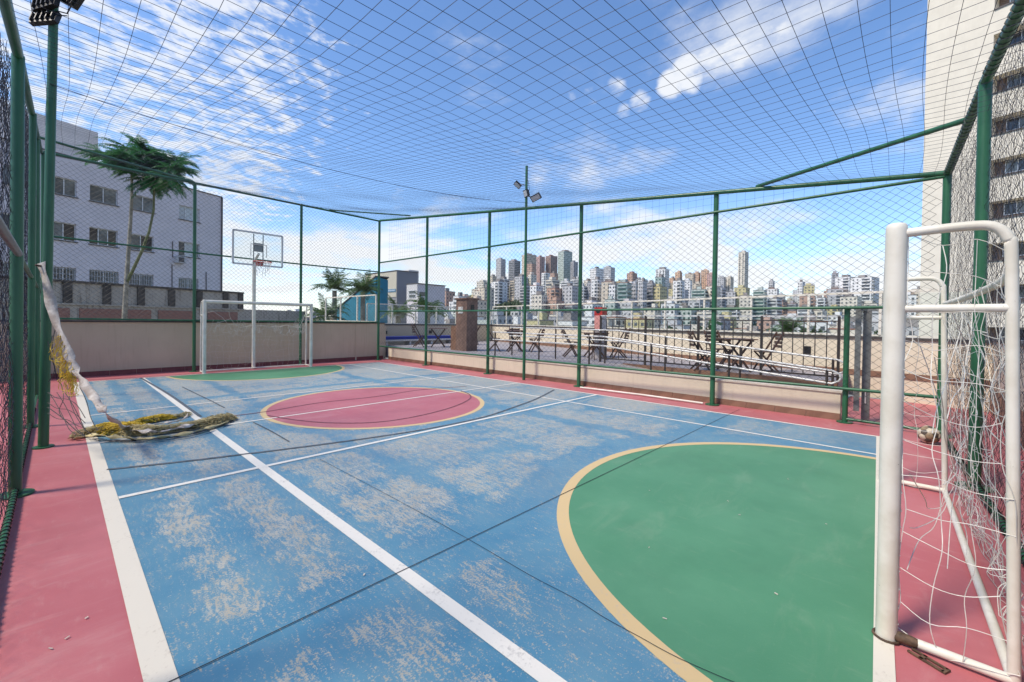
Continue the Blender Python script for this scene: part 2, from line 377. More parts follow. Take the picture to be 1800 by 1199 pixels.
M['tower'] = wall_plaster('cream_tower_render', (.72, .67, .57), (.60, .54, .45), .3)
M['loggia'] = wall_plaster('brown_recess_render', (.23, .17, .145), (.13, .10, .09), .4)
M['grey_b'] = wall_plaster('grey_building_render', (.27, .27, .29), (.22, .22, .23), .3)
M['beige_b'] = wall_plaster('beige_panel_render', (.56, .52, .42), (.45, .42, .34), .25)
M['white_b'] = wall_plaster('white_render', (.62, .61, .60), (.46, .45, .44), .3)
M['teal'] = mat('teal_blue_render', (.018, .20, .30), .6, var=.15, scale=2)
M['sign'] = mat('blue_sign', (.07, .19, .32), .5); M['sign_w'] = mat('sign_lettering', (.55, .62, .68), .5)
M['patio'] = mat('lilac_grey_paving', (.30, .275, .28), .75, var=.18, scale=7, bump=.2)
M['ramp'] = mat('ramp_concrete', (.36, .32, .29), .8, var=.15, scale=5)
M['wood'] = mat('dark_stained_wood', (.085, .045, .03), .55, var=.35, scale=14)
M['wood_lt'] = mat('table_wood', (.16, .085, .05), .5, var=.3, scale=10)
M['bbq'] = mat('brown_stone_tile', (.20, .125, .095), .65, var=.2, scale=6)
M['bluecloth'] = mat('blue_cushion', (.012, .03, .25), .7)
M['redthing'] = mat('red_plastic', (.42, .03, .025), .45); M['pinkthing'] = mat('faded_pink_plastic', (.60, .27, .24), .5); M['greything'] = mat('pale_grey_plastic', (.42, .40, .41), .5)
M['bark'] = mat('pale_bark', (.27, .25, .20), .9, var=.3, scale=6, bump=.5, bscale=25)
M['bark_g'] = mat('green_bark', (.13, .15, .07), .85, var=.3, scale=6)
M['leaf'] = foliage('feathery_leaf', (.020, .125, .040), (.070, .215, .065), .4)
M['palm'] = foliage('palm_leaf', (.045, .105, .030), (.110, .180, .055), .35)
M['grove'] = foliage('hillside_leaf', (.020, .045, .016), (.055, .085, .030), .1)
M['terrain'] = mat('hillside_earth', (.20, .15, .10), .95, var=.25, scale=.02, c2=(.07, .09, .035))
M['leather_lt'] = mat('worn_cream_leather', (.52, .46, .34), .5, var=.15, scale=25); M['leather_dk'] = mat('worn_dark_leather', (.07, .055, .04), .55, var=.4, scale=25); M['leather_br'] = mat('worn_tan_leather', (.26, .19, .11), .55, var=.3, scale=25)
M['concrete'] = mat('podium_concrete', (.32, .30, .28), .85, var=.15, scale=1)
M['litter'] = mat('dry_leaf_scrap', (.55, .50, .42), .8)

# ------------------------------------------------------------------ ground, podium and court surface
def polar_h(px, D):
    tb = [(-2000, .05), (300, .10), (560, .16), (760, .42), (860, .92), (940, 1.0), (1010, .97), (1100, .80), (1250, .74), (1340, .55), (1450, .45), (1600, .40), (1900, .30), (4000, .1)]
    for (a, u), (b, w) in zip(tb, tb[1:]):
        if px <= b: lat = u+(w-u)*max(0, min(1, (px-a)/(b-a))); break
    else: lat = .1
    t = max(0, min(1, (D-140)/700)); t = t*t*(3-2*t)
    return -17+88*lat*t
def ground_z(x, y):
    d = V((x, y, 0)).dot(_f); l = V((x, y, 0)).dot(_r)
    if d < 60: return -17.0
    return polar_h(CX+F*l/d, d)
def terrain():
    mb = MB(); rs = [0, 25, 60, 100, 140, 180, 230, 290, 350, 420, 500, 580, 670, 760, 860, 1000, 1300, 2000, 3500, 7000]; na = 120
    vs = []
    for r in rs:
        for k in range(na):
            a = 2*pi*k/na; x, y = r*sin(a), r*cos(a); z = ground_z(x, y)
            if r > 1000: z = z*max(0, 1-(r-1000)/3000)-17*min(1, (r-1000)/3000)
            vs.append((x, y, z-.2))
    fs = [(i*na+k, (i+1)*na+k, (i+1)*na+(k+1) % na, i*na+(k+1) % na) for i in range(len(rs)-1) for k in range(na)]
    mb.add(vs, fs, True); struct('terrain', mb, M['terrain'])
terrain()
struct('podium', MB().box((6, 7.5, -8.6), (24, 26, 16.8)), M['concrete'])
x0, x1, y0, y1 = -1.82, 8.62, -1.05, 14.75
struct('court_floor', MB().flat([(x0, y0), (11.7, y0), (11.7, .95), (8.66, .95), (8.66, y1), (x0, y1)], 0.0), M['red'])
struct('blue_playing_area', MB().flat([(.3, -.03), (7.72, .30), (7.72, 13.6), (.3, 13.6)], 0.00112), M['blue'])
def arc_poly(cx, cy, r, a0, a1, n): return [(cx+r*cos(a0+(a1-a0)*i/n), cy+r*sin(a0+(a1-a0)*i/n)) for i in range(n+1)]
def ring(cx, cy, r0, r1, a0, a1, n, z):
    A = arc_poly(cx, cy, r0, a0, a1, n); B = arc_poly(cx, cy, r1, a0, a1, n); mb = MB()
    mb.add([(x, y, z) for x, y in A]+[(x, y, z) for x, y in B], [(i, i+1, n+2+i, n+1+i) if r0 > r1 else (i+1, i, n+1+i, n+2+i) for i in range(n)])
    return mb
GC = 4.12
struct('goal_area', MB().flat(arc_poly(GC, .14, 2.30, .045, pi+.045, 48), 0.00224), M['green'])
struct('goal_area', MB().flat(arc_poly(4.06, 13.60, 2.16, pi, 2*pi, 48), 0.00224), M['green'])
struct('goal_area_line', ring(GC, .14, 2.26, 2.355, .045, pi+.045, 64, 0.00336), M['yellow_line'])
struct('goal_area_line', ring(4.06, 13.60, 2.12, 2.2, pi, 2*pi, 64, 0.00336), M['yellow_line'])
struct('centre_circle', MB().flat(arc_poly(4.0, 6.97, 1.83, 0, 2*pi, 72)[:-1], 0.00224), M['circle'])
struct('centre_circle_line', ring(4.0, 6.97, 1.79, 1.87, 0, 2*pi, 72, 0.00336), M['yellow_line'])
def strip(name, ax, ay, bx, by, w, z, m):
    d = V((bx-ax, by-ay)).normalized(); nx, ny = -d.y*w/2, d.x*w/2
    struct(name, MB().flat([(ax-nx, ay-ny), (bx-nx, by-ny), (bx+nx, by+ny), (ax+nx, ay+ny)], z), m)
for (a, b, c, d, w, m) in ((.30, .12, .30, 13.63, .105, 'cream_line'), (7.72, .12, 7.72, 13.63, .055, 'white_line'), (1.43, .2, 1.43, 13.57, .085, 'white_line'), (6.63, .2, 6.63, 13.57, .05, 'white_line')):
    strip('sideline', a, b, c, d, w, 0.00448, M[m])
for (y, w) in ((4.78, .062), (7.0, .05), (9.0, .05)): strip('court_line', .355, y, 7.69, y, w, 0.00560, M['white_line'])
strip('goal_line', .25, 13.60, 7.75, 13.60, .05, 0.00560, M['white_line'])
strip('goal_line', -.1, -.055, 7.75, .30, .075, 0.00560, M['cream_line'])
strip('expansion_joint', -.55, 2.215, 8.3, 2.215, .0065, 0.00672, M['joint'])
def polyline_mark(name, pix, w, z, m, sub=6):
    P = [gp(*q, z) for q in pix]; Q = []
    for i in range(len(P)-1):
        p0 = P[max(i-1, 0)]; p1 = P[i]; p2 = P[i+1]; p3 = P[min(i+2, len(P)-1)]
        for k in range(sub):
            t = k/sub; Q.append(.5*((2*p1)+(p2-p0)*t+(2*p0-5*p1+4*p2-p3)*t*t+(3*p1-p0-3*p2+p3)*t**3))
    Q.append(P[-1])
    mb = MB(); mb.ribbon(Q, w, lambda i: (Q[min(i+1, len(Q)-1)]-Q[max(i-1, 0)]).cross(V((0, 0, 1))).normalized()); mb.sm = [False]*len(mb.sm)
    return struct(name, mb, m)
polyline_mark('crack', [(562, 807), (640, 848), (700, 880), (770, 918), (845, 960), (930, 1010), (1010, 1052), (1060, 1084), (1122, 1118), (1180, 1150), (1250, 1182), (1330, 1215)], .0035, 0.00784, M['joint'], 4)
polyline_mark('scuff_mark', [(188, 825), (330, 810), (430, 798), (550, 783), (660, 768), (760, 752), (850, 733), (905, 715), (945, 700), (974, 685)], .045, 0.00672, M['old_mark'])
polyline_mark('scuff_mark', [(247, 664), (270, 677), (300, 695), (330, 716), (352, 732)], .05, 0.00686, M['old_mark'])
polyline_mark('scuff_mark', [(408, 731), (470, 723), (560, 708), (660, 697), (740, 685), (820, 679)], .03, 0.00686, M['mark_red'])
polyline_mark('scuff_mark', [(470, 730), (520, 738), (580, 743), (660, 742), (730, 732), (790, 717), (823, 703), (826, 694), (810, 687)], .03, 0.00714, M['mark_red'])
polyline_mark('crack', [(445, 742), (475, 757), (508, 776)], .02, 0.00672, M['old_mark'])
polyline_mark('scuff_mark', [(320, 680), (345, 692), (370, 704), (395, 717)], .025, 0.00658, M['old_mark'])
lit = MB()
for (x, y) in ((1280, 881), (1452, 921), (1141, 962), (1385, 842), (1168, 1087), (1142, 862), (152, 1086), (118, 1121), (1126, 816), (1300, 905), (1365, 1044), (640, 1010), (90, 1140)):
    p = gp(x, y, .006); a = R_(0, pi); lit.beam(p-V((cos(a), sin(a), 0))*R_(.005, .012), p+V((cos(a), sin(a), .2))*R_(.005, .012), R_(.004, .009), .002)
tag(lit.build('leaf_litter', M['litter']), 'tiny dry leaf scraps and paper flecks strewn over the court', 'litter', kind='stuff')
# ------------------------------------------------------------------ fences
def top_right(Y): return 3.64+.1045*(Y+.31)
def top_left(Y): return max(3.35, 3.72+.155*(Y-5.45))
def link_mesh(o, u, L, zlo, zhi, r, wob=.003, jit=.004, w=.142, h=.115, seed=1):
    rnd = random.Random(seed); nrm = V((-u.y, u.x, 0)); mb = MB(); hw, hh = w/2, h/2
    zmin, zmax = min(zlo(0), zlo(L)), max(zhi(0), zhi(L)); nz = int((zmax-zmin)/hh)+1; ns = int(L/hw)+1
    J = {}
    def pt(i, k):                                            # lattice node, shared by the wires that cross there
        if (i, k) not in J:
            J[(i, k)] = (rnd.gauss(0, jit), rnd.gauss(0, jit), .018*sin(i*.09+k*.05)*sin(k*.11)+rnd.gauss(0, wob))
        a, b, c = J[(i, k)]; return i*hw+a, zmin+k*hh+b, c
    for sgn in (1, -1):
        starts = [(i, 0) for i in range(-nz if sgn > 0 else 0, ns+(nz if sgn < 0 else 0)) if i % 2 == 0]
        for (i0, k0) in starts:
            path = []
            for k in range(nz+1):
                i = i0+sgn*k; s, z, n = pt(i, k)
                if 0 <= s <= L and zlo(s) <= z <= zhi(s): path.append(o+u*s+V((0, 0, z))+nrm*(n+(wob if (k % 2) else -wob)*sgn))
                else:
                    if len(path) > 1: mb.wire(path, r)
                    path = []
            if len(path) > 1: mb.wire(path, r)
    return mb
def post(parent, a, b, r, plate=True, label=None):
    p = MB().cyl(a, b, r, 14).build('post', M['fence'], parent)
    MB().tube([V(b)+V((0, 0, -.004)), V(b)+V((0, 0, .012)), V(b)+V((0, 0, .02))], [r*1.02, r*.9, r*.4], 12).build('cap', M['fence'], p)
    if plate: MB().cyl(V(a)+V((0, 0, .001)), V(a)+V((0, 0, .016)), r*2.8, 20).build('base_plate', M['fence'], p)
    return p
def rail(parent, a, b, r, sag=0.0, n=8, m='fence'):
    a = V(a); b = V(b); P = [a.lerp(b, i/n)-V((0, 0, sag*4*(i/n)*(1-i/n))) for i in range(n+1)]
    return MB().tube(P, r, 10).build('rail', M[m], parent)
def ties(parent, a, b, r, rr, step=.22):                    # lacing wire wound round a pipe
    a = V(a); b = V(b); d = b-a; L = d.length; d.normalize(); x = d.orthogonal().normalized(); y = d.cross(x); mb = MB(); k = int(L/step)
    P = []
    for i in range(k*8):
        t = i/8; P.append(a+d*(t*step)+x*cos(2*pi*t)*(r+rr)+y*sin(2*pi*t)*(r+rr))
    mb.wire(P, rr); return mb.build('lacing_wire', M['wire'], parent)
# right-hand fence
XR = 8.4
fr = empty('fence', (XR, 7, 0), 'long green fence along the cream low wall, sloping top rail above the city', 'fence', 'pipe and wire fences round the court')
for Y in (2.71, 5.70, 8.80, 11.78): post(fr, (XR, Y, .0), (XR, Y, top_right(Y)), .044)
post(fr, (8.10, 14.32, 0), (8.10, 14.32, 5.12), .044); post(fr, (XR+.02, -.31, 0), (XR+.02, -.31, top_right(-.31)), .046)
post(fr, (XR+.06, .75, 0), (XR+.06, .75, 1.80), .038)
rail(fr, (XR, -.31, top_right(-.31)), (8.12, 14.32, 5.12), .038); rail(fr, (XR, -.29, 3.6), (8.12, 14.3, 3.58), .024, .02)
rail(fr, (XR, -.29, 1.80), (8.12, 14.3, 1.80), .024, .01); rail(fr, (XR, -.29, .54), (8.12, 14.3, .52), .024); rail(fr, (XR, -.27, .06), (XR+.05, .73, .06), .022)
u = V((-.27, 14.6, 0)).normalized()
link_mesh(V((XR+.03, -.28, 0)), u, 14.58, lambda s: .53 if s > 1.02 else .05, lambda s: 3.58, .0024, .002, .003, seed=3).build('chain_link', M['wire'], fr, 'stuff')
mb = MB()                                                   # square netting between the two upper rails
for i in range(100):
    Y = -.25+i*.145; mb.wire([(XR-.01*i/100, Y, 3.6), (XR-.01*i/100+R_(-.01, .01), Y+R_(-.01, .01), (3.6+top_right(Y))/2), (XR, Y, top_right(Y))], .0016)
for k in range(1, 11):
    z = 3.6+k*.145; Y0 = max(-.28, (z-3.64)/.1045-.31)
    mb.wire([(XR+.003, Y0+(14.2-Y0)*t/30, z+.012*sin(t*1.3+k)) for t in range(31)], .0016)
mb.build('upper_netting', M['net'], fr, 'stuff')
# far end fence
YE = 14.32
fe = empty('fence', (4, YE, 0), 'tall green fence behind the far goal, in front of the tan wall', 'fence', 'pipe and wire fences round the court')
for X in (-.20, 2.58, 5.36): post(fe, (X, YE, 0), (X, YE, 5.14), .04)
rail(fe, (-.2, YE, 5.16), (8.07, YE, 5.1), .03, .0); rail(fe, (-.2, YE-.02, 3.29), (8.07, YE-.02, 3.24), .022, .03); rail(fe, (-.2, YE-.02, 1.42), (8.07, YE-.02, 1.40), .024, .01)
link_mesh(V((-.15, YE+.03, 0)), V((1, 0, 0)), 8.2, lambda s: 1.42, lambda s: 5.1, .0028, .002, .003, w=.12, h=.11, seed=4).build('chain_link', M['wire'], fe, 'stuff')
# left fence, seen almost edge on
XL = -.235
fl = empty('fence', (XL, 7, 0), 'green fence at the left edge, seen almost edge on beside the red strip', 'fence', 'pipe and wire fences round the court')
def lpost(Y, ztop, r, lean=(0, 0)): post(fl, (XL, Y, 0), (XL+lean[0], Y+lean[1], ztop), r)
lpost(5.45, top_left(5.45), .040, (.012, .16)); lpost(8.6, top_left(8.6), .036, (.02, .1)); lpost(11.5, top_left(11.5), .036); lpost(2.4, 3.4, .045)
rail(fl, (XL, -.7, 3.35), (XL, 3.1, 3.38), .032); rail(fl, (XL, 3.1, 3.38), (XL+.012, 5.6, top_left(5.45)), .034); rail(fl, (XL+.012, 5.6, top_left(5.45)), (XL, YE, 5.14), .034)
rail(fl, (XL+.02, -.7, 1.97), (XL+.02, 5.45, 2.02), .026, m='grey_metal'); rail(fl, (XL+.01, 5.5, 2.02), (XL, YE, 2.0), .024)
b_ = rail(fl, (XL, -.6, .05), (XL, YE, .05), .018); ties(fl, (XL, .5, .05), (XL, 10, .05), .018, .004, .07)
link_mesh(V((XL-.03, -.8, 0)), V((0, 1, 0)), 15.1, lambda s: .04, lambda s: 3.35 if s < 6 else top_left(s-.8), .0021, .005, .007, w=.11, h=.095, seed=5).build('chain_link', M['wire_near'], fl, 'stuff')
# near fence, at the right edge of the view
NA, NB = V((8.42, -.31, 0)), V((0, -.80, 0)); nu = (NB-NA).normalized()
fn = empty('fence', (5, -.5, 0), 'green fence close behind the near goal, at the right edge of the picture', 'fence', 'pipe and wire fences round the court')
def nf(s, z, o=0.0): return NA+nu*s+V((0, 0, z))+V((nu.y, -nu.x, 0))*o
def top_near(s): return 3.64+.075*min(s, 2.6)+.012*max(0, s-2.6)
post(fn, nf(2.47, 0), nf(2.47, top_near(2.47)), .047); post(fn, nf(5.5, 0), nf(5.5, top_near(5.5)), .047)
rail(fn, nf(0, top_near(0)), nf(2.6, top_near(2.6)), .042); rail(fn, nf(2.6, top_near(2.6)), nf(8.4, top_near(8.4)), .042)
ties(fn, nf(0, top_near(0)), nf(2.6, top_near(2.6)), .042, .0035, .09); ties(fn, nf(2.6, top_near(2.6)), nf(6.5, top_near(6.5)), .042, .0035, .09)
rail(fn, nf(.05, .06), nf(8.4, .05), .024); ties(fn, nf(.3, .06), nf(6.5, .05), .024, .006, .06)
link_mesh(NA-V((0, .03, 0)), nu, 8.4, lambda s: .05, lambda s: top_near(s), .0018, .006, .007, w=.115, h=.10, seed=6).build('chain_link', M['wire_near'], fn, 'stuff')
link_mesh(NA-V((0, .10, 0))+nu*.2, nu, 6.4, lambda s: .05, lambda s: top_near(s)-.05, .0010, .008, .014, w=.10, h=.12, seed=16).build('old_netting', M['net'], fn, 'stuff')
# corner braces between top rails
def brace(a, b, r, lab): single('corner_brace', MB().tube([a, b], r, 10), M['fence'], lab, 'brace', 'pipe braces across the fence corners')
brace((XR, 2.04, top_right(2.04)+.05), nf(1.62, top_near(1.62)+.03), .030, 'thick green brace pipe across the fence corner beside the cream tower')
brace((8.16, 12.4, top_right(12.4)+.04), (6.25, YE, 5.14), .022, 'thin green brace pipe across the far corner above the teal wall')
brace((XL, 11.6, 4.72), (2.55, YE, 5.17), .024, 'green brace pipe across the far left corner, in front of the feathery tree')
# overhead net
def roof_z(X, Y):
    t = (X-XL)/(XR-XL); tl, tr = top_left(Y), top_right(Y); z = tl+(tr-tl)*t
    a = max(0, min(1, t)); b = max(0, min(1, (Y+.5)/14.8))
    return z-.22*(4*a*(1-a))*(4*b*(1-b))**.5+.015*sin(X*2.3+Y*.9)+.012*sin(Y*2.7-X*1.1)
mb = MB(); st = .148
for i in range(int(15/st)):
    Y = -.62+i*st
    if Y > YE: break
    k0 = R_(-.01, .01); P = []
    for j in range(30):
        X = XL+(XR-XL)*j/29; P.append((X, Y+.02*sin(X*1.4+i*.4)+k0, roof_z(X, Y)))
    mb.wire(P, .0019)
for i in range(int(8.6/st)+1):
    X = XL+i*st; k0 = R_(-.008, .008); P = []
    for j in range(50):
        Y = -.6+(YE+.6)*j/49; P.append((X+.02*sin(Y*1.1+i*.5)+k0, Y, roof_z(X, Y)))
    mb.wire(P, .0019)
single('overhead_net', mb, M['net'], 'dark square-mesh net stretched over the whole court', 'net')
# ------------------------------------------------------------------ floodlight poles and cable
def flood(parent, c, d, w=.26, h=.20, roll=0.0):
    d = V(d).normalized(); x = d.cross(V((0, 0, 1))).normalized(); y = x.cross(d); R = Matrix((x, y, d)).transposed() @ Matrix.Rotation(roll, 3, 'Z')
    b = MB().box(c, (w, h, .05), R=R); 
    for i in range(5): b.box(V(c)-d*.035+(R @ V((-.4*w+.2*w*i, 0, 0))), (.012, h*.8, .03), R=R)
    o = b.build('lamp', M['black'], parent)
    MB().box(V(c)+d*.027, (w*.84, h*.76, .006), R=R).build('glass', M['led'], o)
    return o
pr = empty('floodlight_pole', (8.24, 7.28, 0), 'slim tall floodlight pole standing at the right fence in front of the city', 'light pole', 'floodlight poles')
MB().tube([(8.24, 7.28, 0), (8.24, 7.28, 3.2), (8.24, 7.29, 5.49)], [.040, .036, .033], 12).build('pole', M['fence'], pr)
c1 = pX(910, 325, 8.2); flood(pr, c1, (-.6, -.1, -.5), .19, .13, radians(55)); c2 = pX(942, 347, 8.15); flood(pr, c2, (-.7, -.4, -.55), .26, .15, radians(-25)); c3 = pX(925, 340, 8.12); flood(pr, c3, (-.9, .3, -.3), .17, .18)
mb = MB(); mb.tube([(8.24, 7.28, 5.0), c1], .012, 6); mb.tube([(8.24, 7.28, 4.72), c2], .012, 6); mb.build('bracket', M['black'], pr)
MB().tube([(8.22, 7.25, 5.15), (8.15, 7.15, 5.05), (8.16, 7.12, 4.85), (8.2, 7.2, 4.7)], .006, 5).build('cable', M['black'], pr)
pl_ = empty('floodlight_pole', (-.1, 7.2, 0), 'dark green floodlight pole at the left fence holding the fallen net', 'light pole', 'floodlight poles')
ptop = at(96, -60, 4.95)
MB().tube([(-.1, 7.2, 0), V((-.1, 7.2, 0)).lerp(ptop, .5), ptop], [.045, .043, .040], 14).build('pole', M['fence'], pl_)
MB().cyl((-.1, 7.2, .001), (-.1, 7.2, .014), .09, 16).build('base_plate', M['fence'], pl_)
flood(pl_, at(82, 4, 4.9), (.75, .5, -.25), .30, .20, .2); flood(pl_, at(126, -4, 5.0), (.8, .55, -.15), .30, .20, -.5); flood(pl_, at(80, 33, 4.9), (.7, .6, -.35), .30, .15, .1)
mb = MB(); mb.tube([at(92, 25, 4.95), at(80, 22, 4.8)], .012, 6); mb.tube([at(95, 18, 4.95), at(118, 24, 4.93), at(126, 8, 4.9)], .007, 5); mb.tube([at(94, 26, 4.95), at(118, 28, 4.9)], .006, 5); mb.build('bracket', M['black'], pl_)
ca, cb_ = V((-.05, 7.25, 4.15)), V((8.22, 7.28, 4.55))
single('power_cable', MB().tube([ca.lerp(cb_, i/20)-V((0, 0, .28*4*(i/20)*(1-i/20))) for i in range(21)], .0042, 5), M['black'], 'thin black cable slung under the net between the two floodlight poles', 'cable')
# ------------------------------------------------------------------ walls round the court
def tiles_along(parent, a, b, z0, z1, th, L, m, nrm):
    a = V(a); b = V(b); d = b-a; n = max(1, int(d.length/L)); d.normalize(); st = (b-a).length/n
    me = None
    for i in range(n):
        c = a+d*((i+.5)*st)+V(nrm)*(th/2)
        if me is None:
            q = MB().box((0, 0, 0), (st-.006, th, z1-z0), math.atan2(d.y, d.x)); me = q.mesh('skirting_tile', m)
        o = link('skirting_tile', me, parent, loc=V((c.x, c.y, (z0+z1)/2))-OFF[parent.name])
wr = empty('low_wall', (8.66, 7.5, 0), 'low sunlit cream wall with brown skirting under the right fence', 'wall')
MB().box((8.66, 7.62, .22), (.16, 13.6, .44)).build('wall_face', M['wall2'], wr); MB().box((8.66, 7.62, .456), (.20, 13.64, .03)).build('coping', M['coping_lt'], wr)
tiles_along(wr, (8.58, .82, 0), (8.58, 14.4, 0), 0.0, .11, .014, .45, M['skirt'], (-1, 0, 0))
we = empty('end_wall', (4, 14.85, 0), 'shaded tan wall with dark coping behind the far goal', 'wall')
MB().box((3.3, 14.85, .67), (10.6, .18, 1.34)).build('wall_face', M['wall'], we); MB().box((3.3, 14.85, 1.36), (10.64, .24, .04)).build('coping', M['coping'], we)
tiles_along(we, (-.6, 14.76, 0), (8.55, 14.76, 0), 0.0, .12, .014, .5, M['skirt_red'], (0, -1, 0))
MB().box((7.45, 14.755, .66), (.05, .03, 1.30)).build('pilaster', M['wall'], we)
wl = empty('side_wall', (-1.9, 7, 0), 'tan wall running outside the left fence', 'wall')
MB().box((-1.9, 6.8, .6), (.16, 15.8, 1.2)).build('wall_face', M['wall'], wl); MB().box((-1.9, 6.8, 1.22), (.2, 15.84, .04)).build('coping', M['coping'], wl)
wn = empty('passage_wall', (7, -1.1, 0), 'cream wall with brown dado behind the near goal', 'wall')
MB().box((5.6, -1.13, .64), (11.9, .16, 1.28)).build('wall_face', M['wall2'], wn); MB().box((5.6, -1.13, 1.30), (11.94, .2, .04)).build('coping', M['coping'], wn)
tiles_along(wn, (-.2, -1.05, 0), (11.5, -1.05, 0), 0, .46, .014, .6, M['skirt'], (0, 1, 0))
# ------------------------------------------------------------------ patio beyond the right fence
def wline(Y): return 11.8+.247*Y
pa = MB().prism([(8.75, 5.4), (9.95, 5.4), (9.95, 1.0), (wline(1.0)+.1, 1.0), (wline(16.2)+.1, 16.2), (8.75, 16.2)], .02, .45); struct('patio', pa, M['patio'])
rp = MB(); rp.add([(8.76, .95, .03), (9.94, .95, .03), (9.94, 5.42, .452), (8.76, 5.42, .452), (8.76, .95, .02), (9.94, .95, .02), (9.94, 5.42, .02), (8.76, 5.42, .02)],
       [(0, 1, 2, 3), (7, 6, 5, 4), (4, 5, 1, 0), (1, 5, 6, 2), (3, 2, 6, 7), (0, 3, 7, 4)]); struct('ramp', rp, M['ramp'])
struct('patio_kerb', MB().box((9.98, 3.2, .24), (.09, 4.4, .46)), M['skirt'])
A_, B_ = V((wline(-1.1), -1.1, 0)), V((wline(16.4), 16.4, 0)); pd = (B_-A_).normalized(); pn = V((-pd.y, pd.x, 0))
if pn.x > 0: pn = -pn
wp = empty('patio_parapet', A_.lerp(B_, .5), 'cream parapet along the far edge of the patio, facing the city', 'wall')
MB().beam(A_+V((0, 0, .62)), B_+V((0, 0, .62)), .16, 1.24).build('wall_face', M['wall2'], wp); MB().beam(A_+V((0, 0, 1.265)), B_+V((0, 0, 1.265)), .22, .05).build('coping', M['coping'], wp)
tiles_along(wp, A_+pn*.08+V((0, 0, 0)), B_+pn*.08, .45, .57, .014, .6, M['skirt'], pn)
for s in (2.9, 9.5): MB().beam(A_+pd*s+pn*.09+V((0, 0, .93)), A_+pd*(s+.16)+pn*.09+V((0, 0, .93)), .03, .18).build('wall_lamp', M['black'], wp)
wb = empty('patio_back_wall', (12, 16.3, 0), 'tan wall at the far end of the patio below the palms', 'wall')
MB().box((12.3, 16.3, .63), (7.6, .16, 1.26)).build('wall_face', M['wall'], wb); MB().box((12.3, 16.3, 1.28), (7.6, .22, .05)).build('coping', M['coping'], wb)
MB().box((8.6, 15.5, .63), (.14, 1.45, 1.26)).build('return_wall', M['wall'], wb)
for x in (9.5, 11.8): MB().box((x, 16.205, .95), (.14, .03, .14)).build('wall_lamp', M['black'], wb)
def guardrail(name, a, b, n, lab, h=.95, z=1.29, hi=0):
    a = V(a); b = V(b); g = empty(name, (a+b)/2, lab, 'guardrail', 'glass guardrails round the patio')
    MB().beam(a+V((0, 0, z+h)), b+V((0, 0, z+h)), .06, .045).build('top_rail', M['white_metal'], g)
    MB().beam(a+V((0, 0, z+.03)), b+V((0, 0, z+.03)), .05, .035).build('bottom_rail', M['white_metal'], g)
    for i in range(n+1):
        p = a.lerp(b, i/n); MB().box(p+V((0, 0, z+h/2)), (.05, .05, h-.05), math.atan2((b-a).y, (b-a).x)).build('post', M['white_metal'], g)
    me = None
    for i in range(n):
        p = a.lerp(b, i/n); q = a.lerp(b, (i+1)/n); d = (q-p).normalized()*.03
        MB().beam(p+d+V((0, 0, z+h/2)), q-d+V((0, 0, z+h/2)), .008, h-.10).build('pane', M['guard'], g)
    return g
guardrail('glass_guardrail', A_+pd*.3, B_-pd*.2, 13, 'long white-framed glass guardrail on the patio parapet facing the city')
guardrail('glass_guardrail', (8.7, 16.3, 0), (wline(16.2)-.1, 16.3, 0), 6, 'white-framed glass guardrail in front of the palms and teal wall', .85)
gs = guardrail('glass_screen', (8.35, 14.95, 0), (8.35, 19.4, 0), 3, 'tall glass screen standing on the wall right of the far goal', 1.05, 1.38)
MB().box((8.35, 17.5, .5), (.16, 4.0, 1.7)).build('wall_base', M['wall'], gs)
# handrails of the ramp and the dark barred railing
def ramp_z(Y): return .03+.0945*max(0, min(4.47, Y-.95))
def handrail(X, lab, hs=(.50, .72)):
    h = empty('handrail', (X, 4.5, 0), lab, 'handrail', 'double pipe handrails of the ramp')
    for q in hs:
        P = [(X, Y, ramp_z(Y)+q) for Y in (.98, 2, 3, 4, 5.4, 7, 9.2)]
        MB().tube(P, .019, 8).build('rail', M['galv'], h)
    MB().tube([(X, .98, ramp_z(1)+hs[1]), (X, .88, ramp_z(1)+hs[1]-.05), (X, .86, ramp_z(1)+sum(hs)/2), (X, .88, ramp_z(1)+hs[0]+.05), (X, .98, ramp_z(1)+hs[0])], .019, 8).build('end_loop', M['galv'], h)
    for Y in (1.05, 2.6, 4.2, 5.8, 7.4, 9.1): MB().cyl((X, Y, ramp_z(Y)-.005), (X, Y, ramp_z(Y)+hs[1]+.01), .021, 8).build('post', M['dark_rail'], h)
handrail(8.98, 'steel double handrail on the court side of the ramp'); handrail(9.72, 'steel double handrail on the patio side of the ramp', (.60, .86))
dr = empty('barred_railing', (9.98, 3.4, .45), 'dark vertical-bar railing between ramp and patio', 'railing')
MB().beam((9.98, 1.0, 1.69), (9.98, 6.1, 1.69), .04, .03).build('top_rail', M['galv'], dr); MB().beam((9.98, 1.0, 1.60), (9.98, 6.1, 1.60), .03, .02).build('upper_rail', M['dark_rail'], dr); MB().beam((9.98, 1.0, .56), (9.98, 6.1, .56), .03, .03).build('bottom_rail', M['dark_rail'], dr)
for i in range(29):
    Y = 1.0+i*.182; t = i % 7 == 0; MB().box((9.98, Y, 1.07 if not t else 1.075), (.016 if not t else .045, .016 if not t else .045, 1.02 if not t else 1.235)).build('post' if t else 'bar', M['dark_rail'], dr)
gt = empty('gate', (8.62, .6, 0), 'grey steel gate frame standing open at the end of the low wall', 'gate')
MB().box((8.56, .62, 1.0), (.06, .07, 1.62)).build('gate_post', M['grey_metal'], gt); MB().box((8.75, .52, .92), (.10, .10, 1.80)).build('gate_post', M['grey_metal'], gt)
MB().beam((8.62, .6, 1.78), (8.75, .52, 1.78), .05, .05).build('lintel', M['grey_metal'], gt); MB().cyl((8.69, .52, .3), (8.69, .52, .5), .012, 6).build('handle', M['galv'], gt)
